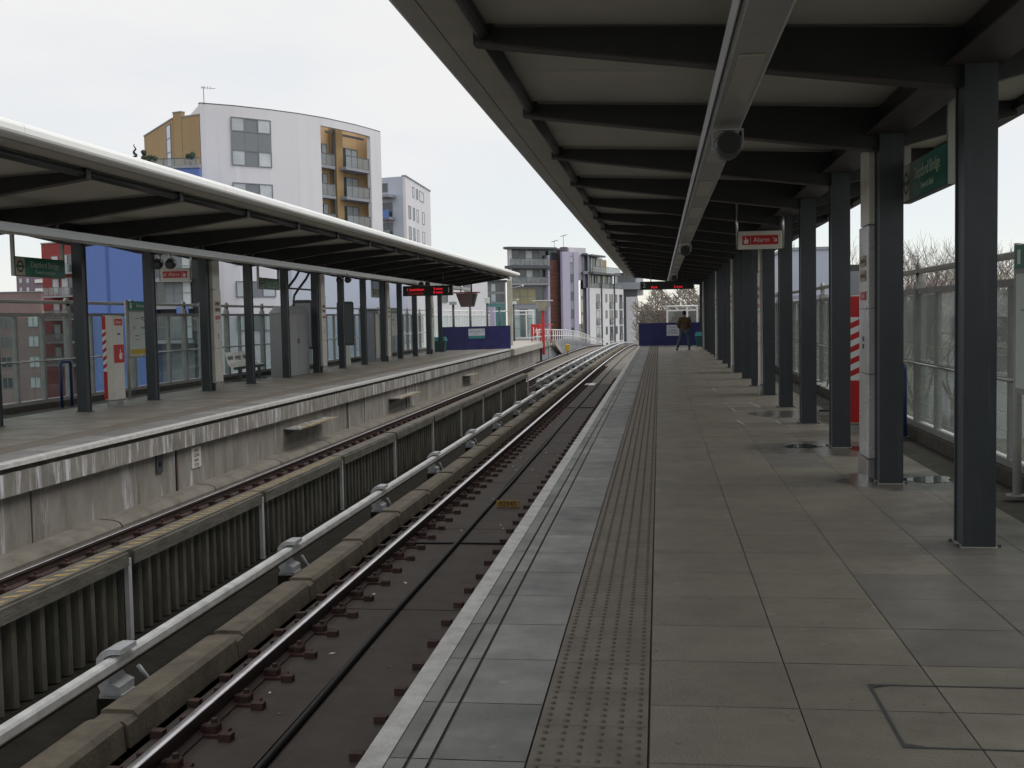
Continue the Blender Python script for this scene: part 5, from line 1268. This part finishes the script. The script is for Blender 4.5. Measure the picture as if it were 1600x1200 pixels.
# --- C: grey block with curved roof
C1 = Bld('grey_flats', 'grey glazed flats with rounded overhanging roof in the centre distance', (-25.38, 184.59), .6286)
C1.part('wall', [(.9, 8.0, -.4, 0, -8.2, 12.9, 'bgrey')]); C1.body(.9, 8.0, -8.2, 12.8, 'bgrey', 9)
for (z0, z1, u0) in ((12.95, 13.3, -.3), (9.75, 10.2, -.1)):
    q = MB(); n = 10
    poly = [(9.3 if z0 > 12 else 8.3, -1.6), (9.3 if z0 > 12 else 8.3, 1.2), (u0 + 1.6, 1.2)] + [(u0 + 1.2 - 1.2 * math.cos(math.pi / 2 * k / n), -.4 - 1.2 * math.sin(math.pi / 2 * k / n)) for k in range(n + 1)]
    q.prism(poly, z0 + 8.2, z1 + 8.2, 'bdark', axis='z'); q.build('roof_slab', C1.t)
C1.win(1.5, 8.0, 11.0, 12.8, 5, gl=['wglass', 'wpanel', 'wglass_lit', 'wpanel', 'wglass']); C1.win(1.6, 8.0, 7.6, 9.6, 5, gl=['wpanel', 'wglass', 'wglass_lit', 'wpanel', 'wglass'])
C1.railing(.6, 8.1, 10.25, 11.4, 1.2); C1.railing(1.0, 8.0, 7.35, 8.35, 1.0); C1.part('balcony_slab', [(1.0, 8.0, 0, 1.1, 7.0, 7.34, 'bgrey')])
C1.part('round_column', [(.55, .95, .6, 1.0, 7.3, 12.9, 'bwhite')]); C1.win(1.4, 7.5, 3.85, 6.5, 4, gl=['wglass_yel', 'wglass_yel', 'wglass_yel', 'wglass'], rows=2)
C1.win(1.3, 7.4, -1.8, 3.1, 4, gl=['wglass_lit', 'wglass', 'wglass_lit', 'wglass'], rows=3); C1.part('lilac_edge', [(7.85, 8.25, -.5, .9, -8, 12.0, 'bpurple')])
C2 = Bld('brick_stair_tower', 'narrow red brown brick stair tower beside the lilac slab', (-18.58, 189.53), .8332)
C2.body(.3, 3.3, -8.2, 11.1, 'bbrick', 7, v=-.9); C2.part('wall', [(.25, 2.3, -1, 0, -8.2, 11.2, 'bbrick')]); C2.part('upper_glass', [(.25, 2.2, -1, -.05, 11.21, 12.85, 'wglass')]); C2.part('roof_slab', [(.2, 4.2, -6, .5, 12.9, 13.25, 'bdark')]); C2.part('pipe_strip', [(2.3, 3.35, -1, -.1, -8, 12.85, 'bdark'), (2.55, 2.75, -.1, .0, -8, 12.8, 'bbrick')])
C3 = Bld('lilac_tower', 'tall lilac rendered slab with one column of windows', (-16.32, 189.83), .8659)
C3.body(.3, 4.05, -8.2, 12.5, 'bpurple', 6); C3.part('wall', [(.27, 2.1, -.5, 0, -8.2, 12.65, 'bpurple'), (2.1, 3.0, -.5, -.15, -8.2, 12.65, 'bpurple'), (3.0, 4.1, -.5, 0, -8.2, 12.65, 'bpurple')])
C3.part('recess', [(2.12, 2.98, -.14, -.1, -8, 11.95, 'bgrey')])
for z0, z1, gq in ((10.8, 11.9, 'wglass_lit'), (7.4, 8.9, 'wglass'), (4.4, 5.9, 'wglass'), (1.3, 2.9, 'wglass'), (-1.6, -.2, 'wglass')): C3.win(2.15, 2.95, z0, z1, 1, v=-.1, gl=gq)
C3.part('chimney', [(2.7, 3.6, -3, -2, 12.66, 13.6, 'bbrick')]); C3.part('roof_box', [(4.5, 8.6, -4, -2.5, 8, 13.6, 'bwhite')])
q = MB()
for (u, h) in ((.9, 14.6), (3.1, 15.6)):
    q.tube([(u, 2.5, 20.8), (u, 2.5, h + 8.2)], .05, 'railing', 4); q.tube([(u - .6, 2.5, h + 8.0), (u + .9, 2.5, h + 8.4)], .04, 'railing', 4)
    for k in range(4): q.tube([(u - .4 + .35 * k, 2.2, h + 8.05 + .09 * k), (u - .4 + .35 * k, 2.9, h + 8.05 + .09 * k)], .03, 'railing', 4)
q.build('antenna', C3.t)
# --- D: white windowed block
D0 = Bld('glazed_corner', 'grey glazed corner of the white balcony block', (-14.39, 205.24), -1.3336)
D0.part('wall', [(1.0, 8.9, -.3, -.05, -8.2, 12.3, 'bgrey')])
for z in (-3.6, -.6, 2.3, 5.2): D0.win(1.2, 8.6, z, z + 2.5, 3, gl=['wglass', 'wglass', 'wpanel'], v=-.04)
D0.win(1.2, 8.6, 9.9, 12.1, 3, v=-.04); D0.part('slab', [(.8, 9.3, 0, .8, 9.0, 9.5, 'bgrey'), (.8, 9.3, 0, .9, 12.3, 12.6, 'bdark')])
D1 = Bld('balcony_block', 'white rendered block with rows of tall windows above the far track', (-12.26, 196.43), 1.2790)
D1.part('wall', [(.2, 19.3, -.4, 0, -8.2, 6.6, 'bwhite2'), (.2, 15.0, -1, -.6, 6.6, 9.0, 'bgrey'), (.4, 10.0, -1.2, -.8, 9.3, 12.1, 'bgrey'), (10.0, 14.4, -2, -1.6, 9.3, 12.0, 'bochre')])
D1.body(.4, 19.2, -8.2, 6.5, 'bwhite2', 4, v=-1.2); D1.body(2.0, 14.3, 6.5, 12.0, 'bgrey', 4, v=-2.1)
D1.part('roof_slab', [(.2, 14.9, -2.5, 1.0, 9.01, 9.35, 'bdark'), (.2, 7.2, -2.5, .8, 12.11, 12.4, 'bdark')])
for z in (2.95, .0, -2.95, -5.9):
    D1.win(4.0, 5.8, z, z + 2.65, 1, rows=2, gl='wglass_lit' if z < 2 else 'wglass'); D1.railing(4.0, 5.8, z, z + 1.15, .2); D1.win(9.0, 9.9, z + 1.2, z + 2.65, 1); D1.win(11.2, 13.0, z, z + 2.65, 1, rows=2)
    D1.railing(11.2, 13.0, z, z + 1.15, .2); D1.win(14.6, 15.5, z + 1.2, z + 2.65, 1); D1.win(16.8, 18.5, z, z + 2.65, 1, rows=2); D1.railing(16.8, 18.5, z, z + 1.15, .2)
D1.part('drainpipe', [(6.6, 6.9, .01, .2, -8, 9.0, 'bdark')]); D1.part('drainpipe', [(13.7, 14.0, .01, .2, -8, 9.0, 'bdark')])
for u in (.8, 3.6, 6.4, 9.2, 12.0): D1.win(u, u + 2.3, 6.65, 8.9, 3, v=-.58, gl=['wglass_lit', 'wglass', 'wglass_yel'])
for u in (.8, 3.6, 6.4): D1.win(u, u + 2.3, 9.45, 12.0, 3, v=-.78, gl=['wglass_lit', 'wglass_yel', 'wglass'])
D1.railing(.3, 14.9, 9.36, 10.4, .9); D1.railing(.3, 18.9, 6.62, 7.5, -.1)
# --- E
E1 = Bld('pale_slab_building', 'tall pale blank wall with dark band at the end of the track view', (-6.69, 216.36), .1315)
E1.part('wall', [(.45, 2.7, -10, 0, -8.2, 5.2, 'bwhite2'), (.0, .45, -10, -.1, -8.2, 6.6, 'bdark'), (.25, 2.6, -10, -.1, 5.21, 6.6, 'bdark')]); E1.part('balcony', [(-1.5, 3.8, -6, .8, 6.61, 7.9, 'bgrey')])
E1.part('upper_storey', [(-1.2, 2.6, -6, -1, 7.91, 9.6, 'bpale')]); E1.win(-1.0, 2.4, 8.0, 9.5, 4, v=-.99); E1.part('roof_slab', [(-1.6, 3.0, -6, 0, 9.61, 9.8, 'bdark')]); E1.part('annex', [(2.6, 4.0, -7, -2, 5.5, 10.2, 'bwhite')])
# --- teal / left-centre distance
G1 = Bld('teal_flats', 'grey and teal flats seen beyond the far platform extension', (-37.11, 227.50), .1315)
G1.part('wall', [(1.0, 6.0, -8, 0, -8.2, 9.1, 'bgrey')]); G1.part('teal_panel', [(2.4, 5.7, .02, .2, -1, 4.6, 'bteal')]); G1.part('roof_slab', [(.8, 6.4, -8, .8, 9.11, 9.4, 'bdark')])
for z in (4.9, 7.0): G1.win(1.2, 5.8, z, z + 1.7, 5, gl=['wglass', 'wpanel', 'wglass_lit', 'wglass', 'wglass'])
G2 = Bld('orange_flats', 'narrow orange rendered flats left of the teal block', (-37.11, 227.50), .1315)
G2.part('wall', [(-.6, .95, -8, 0, -8.2, 8.6, 'bochre2')]); G2.win(-.4, .5, 5, 6.5, 1)
G3 = Bld('brown_terrace', 'brown roofed terrace far behind the platform extension fence', (-66, 222), .12)
G3.part('wall', [(0, 27, -8, 0, -8.2, 4.6, 'bmauve')]); G3.part('roof', [(-.3, 27.3, -8, .4, 4.61, 5.6, 'bbrown')])
for k in range(9): G3.win(1 + 2.9 * k, 2.2 + 2.9 * k, 2.4, 3.8, 1, gl='wglass_lit')
G4 = Bld('lilac_terrace', 'low lilac terrace just above the white extension fence', (-30.5, 165), .12)
G4.part('wall', [(0, 6.2, -6, 0, -8.2, 3.3, 'bpurple')])
for k in range(5): G4.win(.4 + 1.15 * k, .75 + 1.15 * k, .8, 2.9, 1)

# --- right side
H1 = Bld('lift_tower', 'pale blue grey lift tower behind the near platform columns', (6.6, 61.0), 0.0)
H1.part('wall', [(0, 2.5, -5, 0, -8.2, 4.85, 'bpale')]); H1.part('coping', [(-.08, 2.58, -5.1, .08, 4.86, 5.02, 'bgrey')]); H1.part('band', [(0, 2.5, .002, .03, 2.35, 2.5, 'bgrey')])
H2 = Bld('station_building', 'white clad station block glimpsed between near columns', (3.95, 46.0), 0.0)
H2.part('wall', [(0, .9, -6, 0, -2, 3.3, 'bwhite')]); H2.part('band', [(0, .92, 0, .03, 2.2, 2.4, 'bgrey')])
for k, (x, y, w_, h_, m, lab) in enumerate(((22, 88, 9, 5.2, 'bwhite2', 'small white house seen through the near glass fence'), (34, 110, 12, 5.0, 'bbrown', 'brown brick house beyond the near glass fence'), (15, 118, 10, 4.6, 'bwhite', 'pale house beyond the near glass fence below the bare trees'))):
    hb = Bld('house', lab, (x, y), .1 * k, group='houses beyond the near fence')
    hb.part('wall', [(0, w_, -8, 0, -8.2, -8.2 + h_, m)])
    q = MB(); q.prism([(-.4, h_), (w_ + .4, h_), (w_ * .5, h_ + 2.4)], -.4, 8.4, 'bmauve'); q.build('roof', hb.t)
    for u in (1.2, w_ - 3): hb.win(u, u + 1.4, -5.2, -3.8, 2); hb.win(u, u + 1.4, -7.6, -6.2, 2)
hb = Bld('boundary_wall', 'long low brick wall beyond the near glass fence', (10, 40), 1.35, cat='wall'); hb.part('wall', [(0, 60, -.3, 0, -8.2, -6.4, 'bbrown')])

# ================================================================== TREES
def tree_mesh(seed, H, spread, levels, trunk_h, r0, dens=3, m='twig'):
    rnd = random.Random(seed); tr = MB(); cr = MB()
    def branch(mb, p, d, ln, r, lev, nseg=3, sides=4):
        pts = [p]; rs = [r]; q = p.copy(); dd = d.copy()
        for k in range(nseg):
            dd = (dd + Vector((rnd.uniform(-.22, .22), rnd.uniform(-.22, .22), rnd.uniform(-.06, .2)))).normalized()
            q = q + dd * ln / nseg; pts.append(q.copy()); rs.append(r * (1 - .62 * (k + 1) / nseg))
        mb.tube(pts, rs, 'bark' if lev < 2 else m, sides, False)
        if lev >= levels: return
        n = dens + (1 if rnd.random() > .5 else 0)
        for k in range(n):
            f_ = rnd.uniform(.35, 1.0); i = min(int(f_ * nseg), nseg - 1); base = pts[i].lerp(pts[i + 1], f_ * nseg - i)
            a = rnd.uniform(0, 6.283); side = Vector((math.cos(a), math.sin(a), rnd.uniform(-.1, .35)))
            nd = (dd * .75 + side * spread).normalized()
            branch(cr, base, nd, ln * rnd.uniform(.5, .75), max(r * .5, .011), lev + 1, 3 if lev < 2 else 2, 3 if lev >= 1 else 4)
        branch(cr, pts[-1], dd, ln * .6, max(rs[-1], .012), lev + 1, 3, 3)
    tp = Vector((0, 0, 0)); tr.tube([tp, (0.05, 0, trunk_h * .5), (0, .05, trunk_h)], [r0 * 1.3, r0, r0 * .8], 'bark', 8)
    for k in range(5):
        a = k * 1.2566 + rnd.uniform(-.3, .3); d = Vector((math.cos(a) * .55, math.sin(a) * .55, 1)).normalized()
        branch(cr, Vector((0, .05, trunk_h - .2)), d, (H - trunk_h) * rnd.uniform(.42, .55), r0 * .5, 1)
    return tr, cr
def tree(loc, seed, H, label, spread=.75, levels=5, trunk_h=4, r0=.22, dens=3, group='bare winter trees', rz=0):
    t = thing('bare_tree', label, 'tree', loc, rz, group); tr, cr = tree_mesh(seed, H, spread, levels, trunk_h, r0, dens); tr.build('trunk', t); cr.build('crown', t); return t
tR = tree((14.5, 66, -8.2), 3, 13.3, 'wide bare tree rising over the near fence between first two columns')
t2 = tree((22.5, 70, -8.2), 8, 13.9, 'bare tree at the far right picture edge over the fence')
dup(tR, (18.5, 74, -8.2), 2.1, 'bare tree partly hidden behind the first near column')
dup(t2, (12.7, 70, -8.2), 1.3, 'slimmer bare tree left of the widest one, behind the silver service post')
dup(t2, (26.5, 78, -8.2), 4.0, 'bare tree farther back at the right picture edge')
dup(tR, (20.5, 63, -8.2), 3.7, 'bare tree nearest the fence between the information board and first column')
dup(t2, (16.5, 82, -8.2), 5.2, 'bare tree behind the widest one over the near fence')
dup(tR, (24.5, 90, -8.2), .8, 'distant bare tree behind the rightmost ones')
t3 = tree((9.8, 92, -8.2), 21, 12.6, 'smaller bare tree between the third and fourth near columns', levels=4)
# central wood behind the hoarding
tw = tree((2.6, 128, -8.2), 31, 11.9, 'bare tree standing left in the wood behind the near hoarding', levels=5, dens=3)
dup(tw, (4.4, 122, -8.2), 1.0, 'bare tree in the middle of the wood behind the near hoarding')
dup(tw, (6.4, 126, -8.2), 2.2, 'bare tree right of centre in the wood behind the person')
dup(tw, (8.6, 131, -8.2), 3.1, 'bare tree at the right end of the wood behind the near hoarding')
random.seed(4)
q = MB()
for k in range(12000):
    x = random.uniform(-3.0, 24); y = random.uniform(134, 150); h = 12.2 + .7 * math.sin(x * .5) + .9 * math.sin(x * 1.7 + 2)
    z = -8.2 + random.uniform(0, 1) ** .38 * h; a = random.uniform(0, 3.14); l_ = random.uniform(.35, 1.0); wv = random.uniform(.05, .16)
    dx, dy = math.cos(a) * l_, math.sin(a) * l_; dz = random.uniform(-.2, .8)
    q.add([(x, y, z), (x + wv, y, z + .02), (x + dx + wv * .5, y + dy, z + dz), (x + dx, y + dy, z + dz)], [(0, 1, 2, 3)], 'wood')
q.box(-2.6, 24, 150.5, 156, -8.2, 2.2, 'wood')
tag(q.build('woodland'), 'far brown winter woodland reading as one mass behind the near hoarding', 'woodland', kind='stuff')
